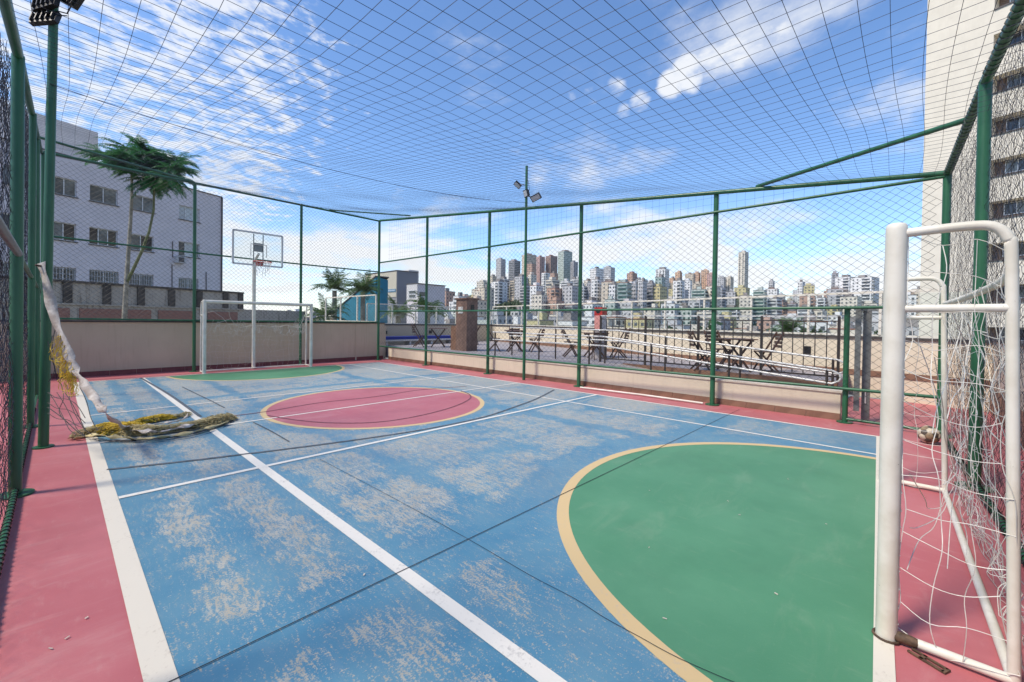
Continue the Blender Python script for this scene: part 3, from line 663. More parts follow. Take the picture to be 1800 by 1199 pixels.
# white pipe left lying along the skirting
single('loose_pipe', MB().tube([gp(1020, 681, .03), gp(1128, 694, .03), gp(1236, 709, .03)], .019, 10), M['white_metal'], 'white pipe lying on the red floor along the low wall', 'pipe')
# ------------------------------------------------------------------ goals
def cord_path(a, b, sag, n=8, j=.012, side=None):
    a = V(a); b = V(b); P = []
    for i in range(n+1):
        t = i/n; p = a.lerp(b, t)-V((0, 0, sag*4*t*(1-t)))
        if 0 < i < n: p += V((R_(-j, j), R_(-j, j), R_(-j, j)))
        P.append(p)
    return P
def goal(name, loc, ends, H_, r, lab):
    g = empty(name, loc, lab, 'goal', 'white futsal goals'); q = .021; (xa, fa, ba), (xb, fb, bb) = ends; s = 1 if ba > fa else -1
    for X, y, yb in ends:
        MB().tube([(X, y, 0), (X, y, H_-.06), (X, y, H_-.03), (X, y, H_-.012), (X, y, H_-.003), (X, y, H_)], [r, r, r, r*.95, r*.8, r*.55], 24).build('post', M['white_metal'], g)
        P = catm([(X, y+s*r*.8, H_-.05), (X, yb-s*.13, H_-.045), (X, yb-s*.05, H_-.06), (X, yb-s*.01, H_-.115), (X, yb, H_-.2), (X, yb+s*.015, 1.2), (X, yb+s*.04, .1), (X, yb+s*.04, .03)])
        MB().tube(P, q, 10).build('side_frame', M['white_metal'], g)
        MB().tube([(X, y+s*r*.8, H_-.41), (X, yb, H_-.41)], q*.9, 10).build('side_bar', M['white_metal'], g)
        MB().tube([(X, y+s*r*.6, .03), (X, yb+s*.04, .03)], q, 10).build('ground_bar', M['white_metal'], g)
    MB().tube([(xa+r*.5, fa, H_-r), (xb-r*.5, fb, H_-r)], r*.98, 16).build('crossbar', M['white_metal'], g)
    MB().tube([(xa, ba+s*.04, .03), (xb, bb+s*.04, .03)], q, 10).build('back_bar', M['white_metal'], g)
    return g
def catm(P, sub=5):
    P = [V(p) for p in P]; Q = []
    for i in range(len(P)-1):
        p0, p1, p2, p3 = P[max(i-1, 0)], P[i], P[i+1], P[min(i+2, len(P)-1)]
        for k in range(sub):
            t = k/sub; Q.append(.5*((2*p1)+(p2-p0)*t+(2*p0-5*p1+4*p2-p3)*t*t+(3*p1-p0-3*p2+p3)*t**3))
    return Q+[P[-1]]
ga = goal('near_goal', (4.1, .1, 0), ((2.77, .065, -.30), (5.54, .175, -.20)), 2.015, .041, 'white goal in the right foreground with torn white net')
MB().tube(catm([(2.77, -.305, 1.76), (3.4, -.33, 1.755), (4.4, -.27, 1.73), (5.54, -.21, 1.73)]), .021, 10).build('upper_back_bar', M['white_metal'], ga)
mb = MB(); fa_ = V((2.735, -.02, .008)); fd = V((-.45, -.89, 0)).normalized(); fs_ = V((fd.y, -fd.x, 0))
mb.beam(fa_+fs_*.016, fa_+fs_*.016+fd*.13, .012, .007); mb.beam(fa_-fs_*.016, fa_-fs_*.016+fd*.13, .012, .007); mb.beam(fa_+fd*.13-fs_*.022, fa_+fd*.13+fs_*.022, .014, .007); mb.beam(fa_+fd*.05-fs_*.022, fa_+fd*.05+fs_*.022, .014, .007); mb.build('foot_plate', M['rust'], ga)
MB().tube([(2.77+.05*cos(2*pi*i/14), .065+.05*sin(2*pi*i/14), .010) for i in range(14)], .006, 6, closed=True).build('base_ring', M['rust'], ga)
MB().tube([(2.765, .035, .03), (2.765, .012, .032), (2.767, -.02, .031), (2.768, -.045, .03)], [.024, .025, .0235, .0213], 12).build('weld', M['rust'], ga)
random.seed(11)
mb = MB()
def grid_net(mb, P00, P10, P01, P11, nu_, nv, r, sag, j, bul=V((0, 0, 0)), drop=.0):
    P00, P10, P01, P11 = map(V, (P00, P10, P01, P11)); G = []
    for a in range(nu_+1):
        row = []
        for b in range(nv+1):
            s, t = a/nu_, b/nv
            p = (P00*(1-s)+P10*s)*(1-t)+(P01*(1-s)+P11*s)*t
            p += bul*(4*s*(1-s))*(t*(1.6-t))*1.0+V((R_(-j, j), R_(-j, j), R_(-j, j)))
            p.z = max(.012, p.z-sag*4*s*(1-s)*(t+.2)); row.append(p)
        G.append(row)
    def smooth(P):
        Q = []
        for i in range(len(P)-1):
            Q.append(P[i])
        Q = catm(P, 4)
        for q in Q: q.z = max(.01, q.z)
        return Q
    for a in range(nu_+1):
        if drop == 0 or random.random() > drop: mb.wire(smooth(G[a]), r)
    for b in range(nv+1):
        if drop == 0 or random.random() > drop: mb.wire(smooth([G[a][b] for a in range(nu_+1)]), r)
grid_net(mb, (2.77, .02, 1.94), (2.77, -.29, 1.86), (2.77, .02, .05), (2.77, -.33, .05), 3, 12, .0019, .03, .026, V((-.02, 0, 0)))
grid_net(mb, (5.54, .13, 1.94), (5.54, -.19, 1.85), (5.54, .13, .06), (5.54, -.24, .06), 2, 14, .0022, .03, .02)
grid_net(mb, (2.80, -.31, 1.76), (5.5, -.21, 1.74), (2.80, -.37, .04), (5.5, -.30, .04), 19, 13, .0018, .04, .03, V((0, -.06, 0)))
grid_net(mb, (2.80, -.35, .30), (5.5, -.27, .35), (3.0, -.45, .02), (5.6, -.36, .02), 16, 4, .0018, .02, .05)
for k in range(16):                                        # slack cords from the side bars
    X = R_(3.4, 5.4); mb.wire(catm(cord_path((2.77, R_(-.2, 0), R_(.3, 1.6)), (X, R_(-.36, -.25), R_(.05, 1.7)), R_(.02, .2), 5, .02)), .0022)
mb.build('net', M['cord'], ga, 'stuff')
mb = MB()
for k in range(24): z = .1+k*.078; mb.tube([(2.775+.043*cos(a), .065+.043*sin(a), z+.012*sin(a*1.0+k)) for a in [2*pi*i/8-2.6 for i in range(5)]], .0032, 4)
mb.build('net_ties', M['cord'], ga, 'stuff')
gb = goal('far_goal', (4.1, 13.65, 0), ((2.68, 13.66, 14.02), (5.43, 13.66, 14.02)), 1.96, .045, 'white goal at the far end in front of the tan wall')
mb = MB(); random.seed(5)
top = [V((2.7+2.7*i/18, 14.0, 1.36-.12*sin(pi*i/18)+R_(-.05, .05))) for i in range(19)]
mb.wire([V((2.7, 14.0, 1.6)), V((2.95, 13.98, 1.66))]+[V((3.15, 13.98, 1.5))]+top[4:15]+[V((5.2, 14, 1.2)), V((5.42, 13.98, 1.75))], .004)
mb.wire([V((3.25, 13.7, 1.87)), V((3.27, 13.8, 1.6)), V((3.35, 13.95, 1.45)), V((3.5, 14, 1.28))], .004); mb.wire([V((3.35, 13.95, 1.47)), V((3.15, 13.95, 1.38)), V((2.85, 14, 1.3))], .004)
for k in range(60):
    X = R_(2.75, 5.3); Xe = X+R_(-.3, .3); mb.wire(cord_path((X, R_(13.9, 14.05), 1.34+R_(-.08, .1)), (Xe, R_(13.9, 14.05), 1.2+R_(-.25, .12)), R_(.03, .16), 7, .03), .0025)
for k in range(10): mb.wire(cord_path((5.4, 14, R_(1.0, 1.7)), (R_(4.9, 5.3), 14, R_(.95, 1.3)), R_(.05, .2), 7, .03), .003)
grid_net(mb, (2.7, 14.03, 1.3), (5.4, 14.03, 1.3), (2.7, 14.05, .1), (5.4, 14.05, .1), 16, 8, .0013, .05, .05)
mb.build('net', M['cord'], gb, 'stuff')
# ------------------------------------------------------------------ basketball hoop
bh = empty('basketball_hoop', (3.97, 14.1, 0), 'basketball hoop with clear white-framed backboard on a white pole behind the far goal', 'basketball hoop')
MB().tube([(3.97, 14.12, 0), (3.97, 14.12, 3.0), (3.97, 14.10, 3.22)], .048, 14).build('pole', M['white_metal'], bh)
MB().tube([(3.97, 14.10, 3.15), (3.95, 13.64, 3.32)], .035, 8).build('arm', M['white_metal'], bh)
YB = 13.58; bx0, bx1, bz0, bz1 = 3.30, 4.55, 2.99, 3.90
fmb = MB(); 
for (a, b) in (((bx0, bz0), (bx1, bz0)), ((bx1, bz0), (bx1, bz1)), ((bx1, bz1), (bx0, bz1)), ((bx0, bz1), (bx0, bz0))): fmb.beam((a[0], YB, a[1]), (b[0], YB, b[1]), .045, .038, V((0, 1, 0)))
bf = fmb.build('backboard_frame', M['hoop_grey'], bh)
MB().box(((bx0+bx1)/2, YB, (bz0+bz1)/2), (bx1-bx0-.05, .012, bz1-bz0-.05)).build('backboard', M['clear'], bh)
for X in (3.81, 4.05): MB().box((X, YB+.03, 3.44), (.02, .03, .86)).build('support_bar', M['grey_metal'], bh)
MB().box((3.93, YB+.05, 3.50), (.22, .04, .24)).build('mount_plate', M['grey_metal'], bh)
mb = MB()
for X in (3.73, 4.13): mb.box((X, YB-.012, 3.40), (.02, .005, .34))
mb.box((3.93, YB-.012, 3.575), (.42, .005, .018)); mb.build('target_square', M['white_metal'], bh)
MB().box((3.93, YB-.05, 3.03), (.14, .08, .12)).build('rim_bracket', M['rim'], bh)
rc = V((3.93, YB-.33, 3.06)); MB().tube([rc+V((cos(2*pi*i/24)*.225, sin(2*pi*i/24)*.225, 0)) for i in range(24)], .011, 6, closed=True).build('rim', M['rim'], bh)
mb = MB()
for i in range(12):
    a = 2*pi*i/12; p = rc+V((cos(a)*.22, sin(a)*.22, -.01)); e = rc+V((cos(a+.3)*R_(.1, .16), sin(a+.3)*R_(.1, .16), -R_(.18, .42))); mb.wire(cord_path(p, e, 0, 5, .015), .005)
    if i % 2: mb.wire(cord_path(p, rc+V((cos(a+.6)*.16, sin(a+.6)*.16, -.2)), 0, 4, .01), .004)
mb.build('net', M['cord'], bh, 'stuff')
# ------------------------------------------------------------------ football by the goal
def football(c, r):
    b = empty('football', (c[0], c[1], c[2]-r), 'scuffed cream and black football by the fence behind the goal', 'ball')
    ph = (1+5**.5)/2; iv = [V(q).normalized() for q in ((-1, ph, 0), (1, ph, 0), (-1, -ph, 0), (1, -ph, 0), (0, -1, ph), (0, 1, ph), (0, -1, -ph), (0, 1, -ph), (ph, 0, -1), (ph, 0, 1), (-ph, 0, -1), (-ph, 0, 1))]
    R = Matrix.Rotation(.7, 3, 'X') @ Matrix.Rotation(.4, 3, 'Z'); iv = [R @ q for q in iv]
    ed = min((iv[0]-iv[j]).length for j in range(1, 12))*1.05
    nb = {i: [j for j in range(12) if j != i and (iv[i]-iv[j]).length < ed] for i in range(12)}
    polys = []
    def order(pts):
        n = sum(pts, V((0, 0, 0))).normalized(); x = (pts[0]-n*pts[0].dot(n)).normalized(); y = n.cross(x)
        return sorted(pts, key=lambda q: math.atan2(q.dot(y), q.dot(x)))
    for i in range(12): polys.append((order([iv[i].lerp(iv[j], 1/3) for j in nb[i]]), 5))
    for i in range(12):
        for j in nb[i]:
            for k in nb[i]:
                if i < j < k and k in nb[j]: polys.append((order([iv[a].lerp(iv[c_], 1/3) for a in (i, j, k) for c_ in (i, j, k) if a != c_]), 6))
    for pi_, (P, k) in enumerate(polys):
        cen = sum(P, V((0, 0, 0)))/len(P); P = [cen.lerp(q, .955) for q in P]; mb = MB(); n = 3
        for q in range(len(P)):
            a, d = P[q], P[(q+1) % len(P)]; g = {}
            for i in range(n+1):
                for j in range(n+1-i):
                    w = (n-i-j)/n; p = cen*w+a*(i/n)+d*(j/n); g[(i, j)] = V(c)+p.normalized()*r*(1-.035*(1-w)**6)
            ks = list(g); idx = {kk: ii for ii, kk in enumerate(ks)}; fs = []
            for i in range(n):
                for j in range(n-i):
                    fs.append((idx[(i, j)], idx[(i+1, j)], idx[(i, j+1)]))
                    if i+j < n-1: fs.append((idx[(i+1, j)], idx[(i+1, j+1)], idx[(i, j+1)]))
            mb.add([g[kk] for kk in ks], fs, True)
        mb.build('panel', M['leather_dk'] if k == 5 else (M['leather_br'] if pi_ % 4 == 0 else M['leather_lt']), b)
    s = MB(); N_ = 16
    vs = [V(c)+V((cos(2*pi*i/N_)*sin(pi*j/N_), sin(2*pi*i/N_)*sin(pi*j/N_), cos(pi*j/N_)))*r*.962 for j in range(N_+1) for i in range(N_)]
    s.add(vs, [(j*N_+i, (j+1)*N_+i, (j+1)*N_+(i+1) % N_, j*N_+(i+1) % N_) for j in range(N_) for i in range(N_)], True); s.build('bladder', M['leather_dk'], b)
bp = gp(1636, 780, 0); football((bp.x, bp.y+.02, .115), .115)
# ------------------------------------------------------------------ fallen volleyball net
random.seed(21)
vn = empty('volleyball_net', (.7, 7.4, 0), 'fallen volleyball net, white tape on the left pole and a yellow heap on the court', 'net')
def catmull(P, sub=8):
    Q = []
    for i in range(len(P)-1):
        p0, p1, p2, p3 = P[max(i-1, 0)], P[i], P[i+1], P[min(i+2, len(P)-1)]
        for k in range(sub):
            t = k/sub; Q.append(.5*((2*p1)+(p2-p0)*t+(2*p0-5*p1+4*p2-p3)*t*t+(3*p1-p0-3*p2+p3)*t**3))
    return Q+[P[-1]]
tp = [at(72, 462, 4.85), at(84, 510, 4.82), at(98, 565, 4.78), at(118, 615, 4.72), at(134, 655, 4.68), at(160, 692, 4.55), at(192, 732, 4.38), gp(222, 752, .09), gp(250, 757, .10), gp(285, 758, .11), gp(330, 748, .09), gp(362, 738, .05)]
Q = catmull(tp, 6); wd = [.105-.04*min(1, i/len(Q)*1.2)+.008*sin(i*1.7) for i in range(len(Q))]
def side(i):
    d = (Q[min(i+1, len(Q)-1)]-Q[max(i-1, 0)]).normalized(); s = RT-d*RT.dot(d); s.normalize(); n = d.cross(s); a = .35*sin(i*.55)+(.5*sin(i*1.3) if i > 20 else 0)
    return s*cos(a)+n*sin(a)
def thick(mb, Q, wd, side, th=.006):
    A = [Q[i]-side(i)*wd[i]/2 for i in range(len(Q))]; B = [Q[i]+side(i)*wd[i]/2 for i in range(len(Q))]; vs = []
    for i in range(len(Q)):
        d = (Q[min(i+1, len(Q)-1)]-Q[max(i-1, 0)]).normalized(); n = d.cross(side(i)).normalized()*th*(1+.4*sin(i*2.1))
        vs += [A[i]-n, B[i]-n, Q[i]+n*1.3, A[i]+n, B[i]+n]
    for i in range(len(Q)-1):
        a, b = 5*i, 5*(i+1)
        mb.add([], []); mb.f += [tuple(len(mb.v)+q for q in f) for f in ((a, a+1, b+1, b), (a+3, b+3, b+2, a+2), (a+2, b+2, b+4, a+4), (a, b, b+3, a+3), (a+1, a+4, b+4, b+1))]; mb.m += [0]*5; mb.sm += [True]*5
    mb.v += [tuple(v) for v in vs]; return mb
thick(MB(), Q, wd, side, .002).build('headband', M['tape'], vn)
MB().tube([at(72, 468, 4.84), at(62, 466, 4.80)], .012, 8).build('hook', M['rust'], vn)
def heap(path, rad, n, r, seglen, mat_, nm, zmul=.7, flat=1.0):
    mb = MB(); Qh = catmull([V(p) for p in path], 10)
    for k in range(n):
        i0 = random.randrange(len(Qh)); L = random.randint(*seglen); ph = R_(0, 6.28); P = []; a = R_(0, 6.28); rr = rad*sqrt(R_(.05, 1))
        for q in range(L):
            i = max(0, min(len(Qh)-1, i0+q)); taper = min(1, .35+min(i, len(Qh)-1-i)/8); a += R_(-.7, .7); rr = max(.1*rad, min(rad, rr+R_(-.2, .2)*rad))
            p = Qh[i]+V((cos(a)*rr*taper*flat, R_(-.5, .5)*rr, abs(sin(a))*rr*taper*zmul)); p.z = max(.02, p.z); P.append(p)
        mb.wire(P, r)
    return mb.build(nm, mat_, vn, 'stuff')
h1 = [gp(135, 772), gp(175, 765), gp(225, 762), gp(270, 764), gp(330, 757), gp(380, 745), gp(405, 738)]
h2 = [gp(215, 748), gp(255, 745), gp(290, 738), gp(318, 735), gp(330, 728)]
heap(h1, .17, 1000, .0026, (4, 12), M['straw_net'], 'netting'); heap([gp(165, 764), gp(205, 762), gp(250, 760)], .20, 800, .0034, (4, 12), M['yellow_net'], 'yellow_netting')
heap([gp(240, 748), gp(260, 744), gp(280, 740), gp(300, 738)], .13, 460, .0034, (4, 10), M['yellow_net'], 'yellow_netting'); heap(h2, .10, 220, .0026, (4, 10), M['straw_net'], 'netting')
heap([gp(160, 775), gp(200, 778), gp(270, 775), gp(340, 765), gp(408, 742)], .05, 40, .003, (10, 30), M['black_net'], 'black_cord', .3); heap(h1, .12, 40, .003, (8, 20), M['black_net'], 'black_cord')
# crumpled tapes inside the heap
for path, w0 in (([gp(130, 771, .03), gp(165, 765, .05), gp(205, 768, .05), gp(250, 771, .05), gp(310, 765, .06), gp(360, 754, .06), gp(400, 742, .04)], .10), ([gp(215, 752, .10), gp(262, 747, .09), gp(300, 742, .08), gp(322, 737, .07), gp(330, 727, .1)], .07)):
    Qt = catmull(path, 7); wt = [w0*(.42+.25*sin(i*1.1)) for i in range(len(Qt))]
    def sd(i): d = (Qt[min(i+1, len(Qt)-1)]-Qt[max(i-1, 0)]).normalized(); s = d.cross(V((0, 0, 1))).normalized(); a = .9*sin(i*.8); return s*cos(a)+V((0, 0, 1))*sin(a)
    thick(MB(), Qt, wt, sd, .003).build('crumpled_tape', M['straw_net'] if w0 > .08 else M['tape'], vn)
mb = MB()                                                  # yellow mesh hanging off the tape
for k in range(70):
    t = R_(.30, .52); i = int(t*len(Q)*.72); p = Q[i]; l = R_(.10, .34); e = p+V((R_(-.10, .03), R_(-.06, .06), -l)); mb.wire(cord_path(p, e, R_(-.03, .03), 6, .018), .0026)
    if k % 2: j = min(len(Q)-1, i+3); mb.wire(cord_path(e, Q[j]+V((R_(-.06, 0), 0, -R_(.05, .2))), R_(.01, .08), 6, .02), .0026)
mb.build('yellow_netting', M['yellow_net'], vn, 'stuff')
mb = MB(); root = [(-.10, 7.18, z) for z in (1.45, 1.2, .95, .7, .5)]
def dnet(seq, r=.0038): mb.wire(catmull([at(x, y, d) for x, y, d in seq], 5), r)
dnet([(84, 716, 4.8), (110, 735, 4.6), (135, 758, 4.45), (150, 768, 4.35)], .005)
for sx in (-6, 8, 22): dnet([(92+sx, 690, 4.8), (105+sx, 710, 4.7), (118+sx, 735, 4.55), (128+sx, 755, 4.45), (140+sx, 764, 4.4)])
for sy in (0, 18, 36): dnet([(84, 690+sy, 4.8), (100, 700+sy, 4.7), (118, 702+sy, 4.65), (135, 712+sy, 4.55), (150, 735+sy*.5, 4.45)])
dnet([(108, 675, 4.8), (112, 700, 4.7), (104, 722, 4.65), (112, 738, 4.6)]); dnet([(118, 676, 4.8), (124, 706, 4.65), (133, 730, 4.5), (150, 757, 4.4)]); dnet([(140, 680, 4.7), (152, 705, 4.6), (160, 735, 4.5), (172, 757, 4.35)])
dnet([(84, 600, 4.85), (95, 640, 4.8), (100, 665, 4.8), (108, 676, 4.8)]); dnet([(92, 590, 4.85), (88, 620, 4.85), (96, 650, 4.8), (85, 672, 4.8)]); dnet([(98, 575, 4.8), (92, 610, 4.8), (101, 640, 4.8), (118, 668, 4.75)])
mb.build('black_netting', M['black_net'], vn, 'stuff')
# ------------------------------------------------------------------ buildings close by
def opening_wall(o, d, n, s0, s1, z0, z1, rects, dep):
    """plain wall sheet with recessed openings; o origin, d along, n outward"""
    mb = MB(); ss = sorted({s0, s1, *[r[0] for r in rects], *[r[1] for r in rects]}); zs = sorted({z0, z1, *[r[2] for r in rects], *[r[3] for r in rects]})
    P = lambda s, z, b=0: o+d*s+V((0, 0, z))-n*b
    fl = d.cross(V((0, 0, 1))).dot(n) < 0
    def q(a, b, c, e): mb.add([a, b, c, e], [(3, 2, 1, 0) if fl else (0, 1, 2, 3)])
    for a, b in zip(ss, ss[1:]):
        for c, e in zip(zs, zs[1:]):
            m1, m2 = (a+b)/2, (c+e)/2
            if any(r[0] < m1 < r[1] and r[2] < m2 < r[3] for r in rects): continue
            q(P(a, c), P(b, c), P(b, e), P(a, e))
    for (a, b, c, e) in rects:
        q(P(a, c), P(a, c, dep), P(a, e, dep), P(a, e)); q(P(b, c, dep), P(b, c), P(b, e), P(b, e, dep)); q(P(a, e), P(a, e, dep), P(b, e, dep), P(b, e)); q(P(a, c, dep), P(a, c), P(b, c), P(b, c, dep))
    return mb
def hitp(o, n, x, y):
    R = ray(x, y); return CP+R*((o-CP).dot(n)/R.dot(n))
def window(parent, o, d, n, r, dep, panes, barred=False, sill=True):
    s0, s1, z0, z1 = r; P = lambda s, z, b: o+d*s+V((0, 0, z))-n*b
    w = MB(); t = .045; k = len(panes)
    w.beam(P(s0, z0+t/2, dep-.03), P(s1, z0+t/2, dep-.03), .05, t); w.beam(P(s0, z1-t/2, dep-.03), P(s1, z1-t/2, dep-.03), .05, t)
    for i in range(k+1):
        s = s0+(s1-s0)*i/k; s = min(max(s, s0+t/2), s1-t/2); w.beam(P(s, z0, dep-.03), P(s, z1, dep-.03), t, .05, up=n)
    f = w.build('window', M['frame'], parent)
    for i, pm in enumerate(panes):
        a, b = s0+(s1-s0)*i/k+.01, s0+(s1-s0)*(i+1)/k-.01
        MB().beam(P(a, (z0+z1)/2, dep-.01-.012*(i % 2)), P(b, (z0+z1)/2, dep-.01-.012*(i % 2)), .01, z1-z0-.02).build('pane', M[pm], f)
    if sill: MB().beam(P(s0-.06, z0-.03, -.03), P(s1+.06, z0-.03, -.03), .10, .05).build('sill', M['sill'], f)
    if barred:
        b = MB(); m = int((s1-s0)/.13)
        for i in range(m+1): s = s0+(s1-s0)*i/m; b.beam(P(s, z0, .02), P(s, z1, .02), .02, .02, up=n)
        for z in (z0+.1, (z0+z1)/2, z1-.1): b.beam(P(s0, z, .035), P(s1, z, .035), .02, .02)
        b.build('bars', M['bars'], f, 'stuff')
    return f
def lilac_block():
    C0 = at(389, 450, 34); C0.z = 0; d = (_f*751+_r*316).normalized(); o = C0-d*26; n = V((d.y, -d.x, 0))
    if n.dot(CP-o) < 0: n = -n
    S_ = lambda x, y: (hitp(o, n, x, y)-o).dot(d); Z_ = lambda x, y: hitp(o, n, x, y).z
    L = []
    spec = [((92, 135, 312, 342), ('pane', 'pane')), ((158, 207, 329, 357), ('pane', 'pane')), ((233, 271, 345, 371), ('pane', 'pane')), ((315, 351, 365, 389), ('pane_lt', 'pane_lt', 'pane_lt')),
            ((90, 134, 390, 421), ('pane', 'pane_dark')), ((157, 207, 402, 431), ('pane_dark', 'pane', 'pane_dark')), ((226, 270, 413, 441), ('pane', 'pane_dark')), ((314, 351, 428, 453), ('pane_dark', 'pane_lt', 'pane')),
            ((88, 134, 469, 491), ('pane', 'pane')), ((157, 209, 475, 497), ('pane', 'pane')), ((224, 270, 482, 503), ('pane', 'pane')), ((314, 349, 490, 509), ('pane', 'pane')),
            ((5, 50, 293, 326), ('pane', 'pane_dark')), ((0, 46, 378, 409), ('pane_dark', 'pane')), ((0, 46, 462, 487), ('pane', 'pane'))]
    rows = [None]*3; rects = []
    for i, ((x0, x1, yt, yb), pn_) in enumerate(spec):
        ym, xm = (yt+yb)/2, (x0+x1)/2; rects.append([S_(x0, ym), S_(x1, ym), Z_(xm, yb), Z_(xm, yt)])
    for row in ((0, 1, 2, 3, 12), (4, 5, 6, 7, 13), (8, 9, 10, 11, 14)):
        a = sum(rects[i][2] for i in row[:4])/4; b = sum(rects[i][3] for i in row[:4])/4
        for i in row: rects[i][2], rects[i][3] = a, b
    top = Z_(389, 347); B = empty('apartment_block', (C0.x, C0.y, -17), 'lilac-grey three-storey block with sliding windows behind the tan wall at left', 'building')
    opening_wall(o, d, n, -14, 26, -17, top, [tuple(r) for r in rects], .16).build('wall', M['lilac'], B)
    mb = MB(); e = C0; f_ = o-d*14
    mb.add([e, e-n*12, e-n*12+V((0, 0, top+17)), e+V((0, 0, top+17))], [(0, 1, 2, 3)]); mb.v = [(x, y, z-17) for x, y, z in mb.v]
    mb.add([f_-n*12+V((0, 0, -17)), e-n*12+V((0, 0, -17)), e-n*12+V((0, 0, top)), f_-n*12+V((0, 0, top))], [(0, 1, 2, 3)]); mb.add([f_-n*.2+V((0, 0, top-.05)), e-n*.2+V((0, 0, top-.05)), e-n*12+V((0, 0, top-.05)), f_-n*12+V((0, 0, top-.05))], [(0, 1, 2, 3)])
    mb.build('side_walls', M['lilac'], B)
    MB().beam(f_-n*.1+V((0, 0, top+.03)), e-n*.1+V((0, 0, top+.03)), .32, .06).build('roof_edge', M['sill'], B)
    MB().cyl(e+n*.06+V((0, 0, -3)), e+n*.06+V((0, 0, top)), .06, 6).build('downpipe', M['sill'], B)
    for r, (sp, pn_) in zip(rects, spec): window(B, o, d, n, r, .16, pn_, barred=(470 > sp[2] > 460 or sp[2] > 466))
    # stair block on the roof
    c = hitp(o-n*4, n, 185, 290); s = (c-o).dot(d); q = o-n*4+d*(s-5.2); zt = hitp(o-n*4, n, 175, 234).z
    MB().box(q+d*2.4-n*2+V((0, 0, (top+zt)/2-.2)), (4.8, 4, zt-top+.4), math.atan2(d.y, d.x)).build('roof_block', M['lilac_lt'], B)
    p = hitp(o, n, 313, 457); MB().box(p+n*.2, (.62, .42, .46), math.atan2(d.y, d.x)).build('air_conditioner', M['bars'], B); MB().box(p+n*.412, (.36, .02, .34), math.atan2(d.y, d.x)).build('fan_grille', M['sill'], B)
    for (x, ya, yb) in ((303, 424, 452), (302, 465, 505), (362, 478, 510)): a = hitp(o, n, x, ya); b = hitp(o, n, x, yb); MB().tube([a+n*.03, b+n*.03], .03, 5).build('conduit', M['sill'], B)
lilac_block()
def old_wall():
    E0 = at(425, 540, 20); E0.z = 0; d = (_f*751+_r*316).normalized(); n = V((d.y, -d.x, 0))
    if n.dot(CP-E0) < 0: n = -n
    o = E0-d*16; zt = hitp(o, n, 425, 516.5).z; zl = hitp(o, n, 330, 541).z
    B = empty('old_wall', (E0.x, E0.y, -2), 'mould-streaked old concrete wall with black pillars below the lilac block', 'wall')
    MB().beam(o+V((0, 0, (zt-17)/2)), E0+V((0, 0, (zt-17)/2)), .2, zt+17).build('wall_face', M['mould'], B)
    MB().beam(o+n*.02+V((0, 0, zt+.03)), E0+n*.02+V((0, 0, zt+.03)), .3, .07).build('coping', M['mould_dk'], B)
    MB().beam(o+n*.14+V((0, 0, zl)), E0+n*.14+V((0, 0, zl)), .08, .05).build('ledge', M['mould'], B)
    for x in (30, 115, 184, 244, 298, 347, 393, 424):
        p = hitp(o, n, x, 525); s = (p-o).dot(d); w = .22; c = o+d*min(s, 15.85)+n*.13
        MB().box(c+V((0, 0, (zt+zl)/2)), (w, .10, zt-zl-.04), math.atan2(d.y, d.x)).build('pillar', M['mould_dk'], B)
    zb = hitp(o, n, 300, 546).z
    for (xa, xb) in ((85, 119), (136, 262), (275, 338), (362, 414)):
        a = hitp(o, n, xa, 550); b = hitp(o, n, xb, 550); a.z = b.z = zb-.6; MB().beam(a+n*.12, b+n*.12, .05, 1.2).build('brick_panel', M['brick'], B)
    MB().beam(E0+V((0, 0, zl-2)), E0+d*3.5+V((0, 0, zl-2)), .2, 4).build('lower_wall', M['mould'], B)
old_wall()
def tower():
    C = at(1620, 400, 32.7); C.z = 0; d = (_f*751-_r*400).normalized(); d = -d; n = V((d.y, -d.x, 0))
    if n.dot(CP-C) < 0: n = -n
    B = empty('residential_tower', (C.x, C.y, -17), 'tall cream tower with brown recessed window bands at the right edge', 'building')
    S_ = lambda x, y: (hitp(C, n, x, y)-C).dot(d); Z_ = lambda x, y: hitp(C, n, x, y).z
    sa = S_(1740, 300); rects = []; z1 = Z_(1738, 429); z0 = Z_(1738, 458); st = z1-Z_(1738, 502)
    for k in range(-4, 11): rects.append((sa, 16.0, z0+k*st, z1+k*st))
    TOP = z1+10*st+3
    opening_wall(C, d, n, 0, 16, -17, TOP, rects, .9).build('wall', M['tower'], B)
    MB().box(C+d*8-n*5.95+V((0, 0, (TOP-17)/2)), (16, 10, TOP+17), math.atan2(d.y, d.x)).build('core', M['loggia'], B)
    side = MB(); side.add([C+V((0, 0, -17)), C-n*10.9+V((0, 0, -17)), C-n*10.9+V((0, 0, TOP)), C+V((0, 0, TOP))], [(0, 1, 2, 3)]); side.build('side_wall', M['tower'], B)
    for i, r in enumerate(rects):
        if i < 2: continue
        for (a, b) in ((sa+.5, sa+1.7), (sa+2.6, sa+4.2)):
            window(B, C, d, n, (a, b, r[2]+.25, r[3]-.06), .9, ('pane_dark', 'pane') if (i+int(a)) % 2 else ('pane', 'pane_dark'), sill=False)
        MB().beam(C+d*sa+n*.02+V((0, 0, r[2]-.04)), C+d*16+n*.02+V((0, 0, r[2]-.04)), .10, .07).build('ledge', M['sill'], B)
tower()
def wall_box(parent, nm, x0, x1, y0, y1, z0, z1, m): return MB().box(((x0+x1)/2, (y0+y1)/2, (z0+z1)/2), (x1-x0, y1-y0, z1-z0)).build(nm, m, parent)
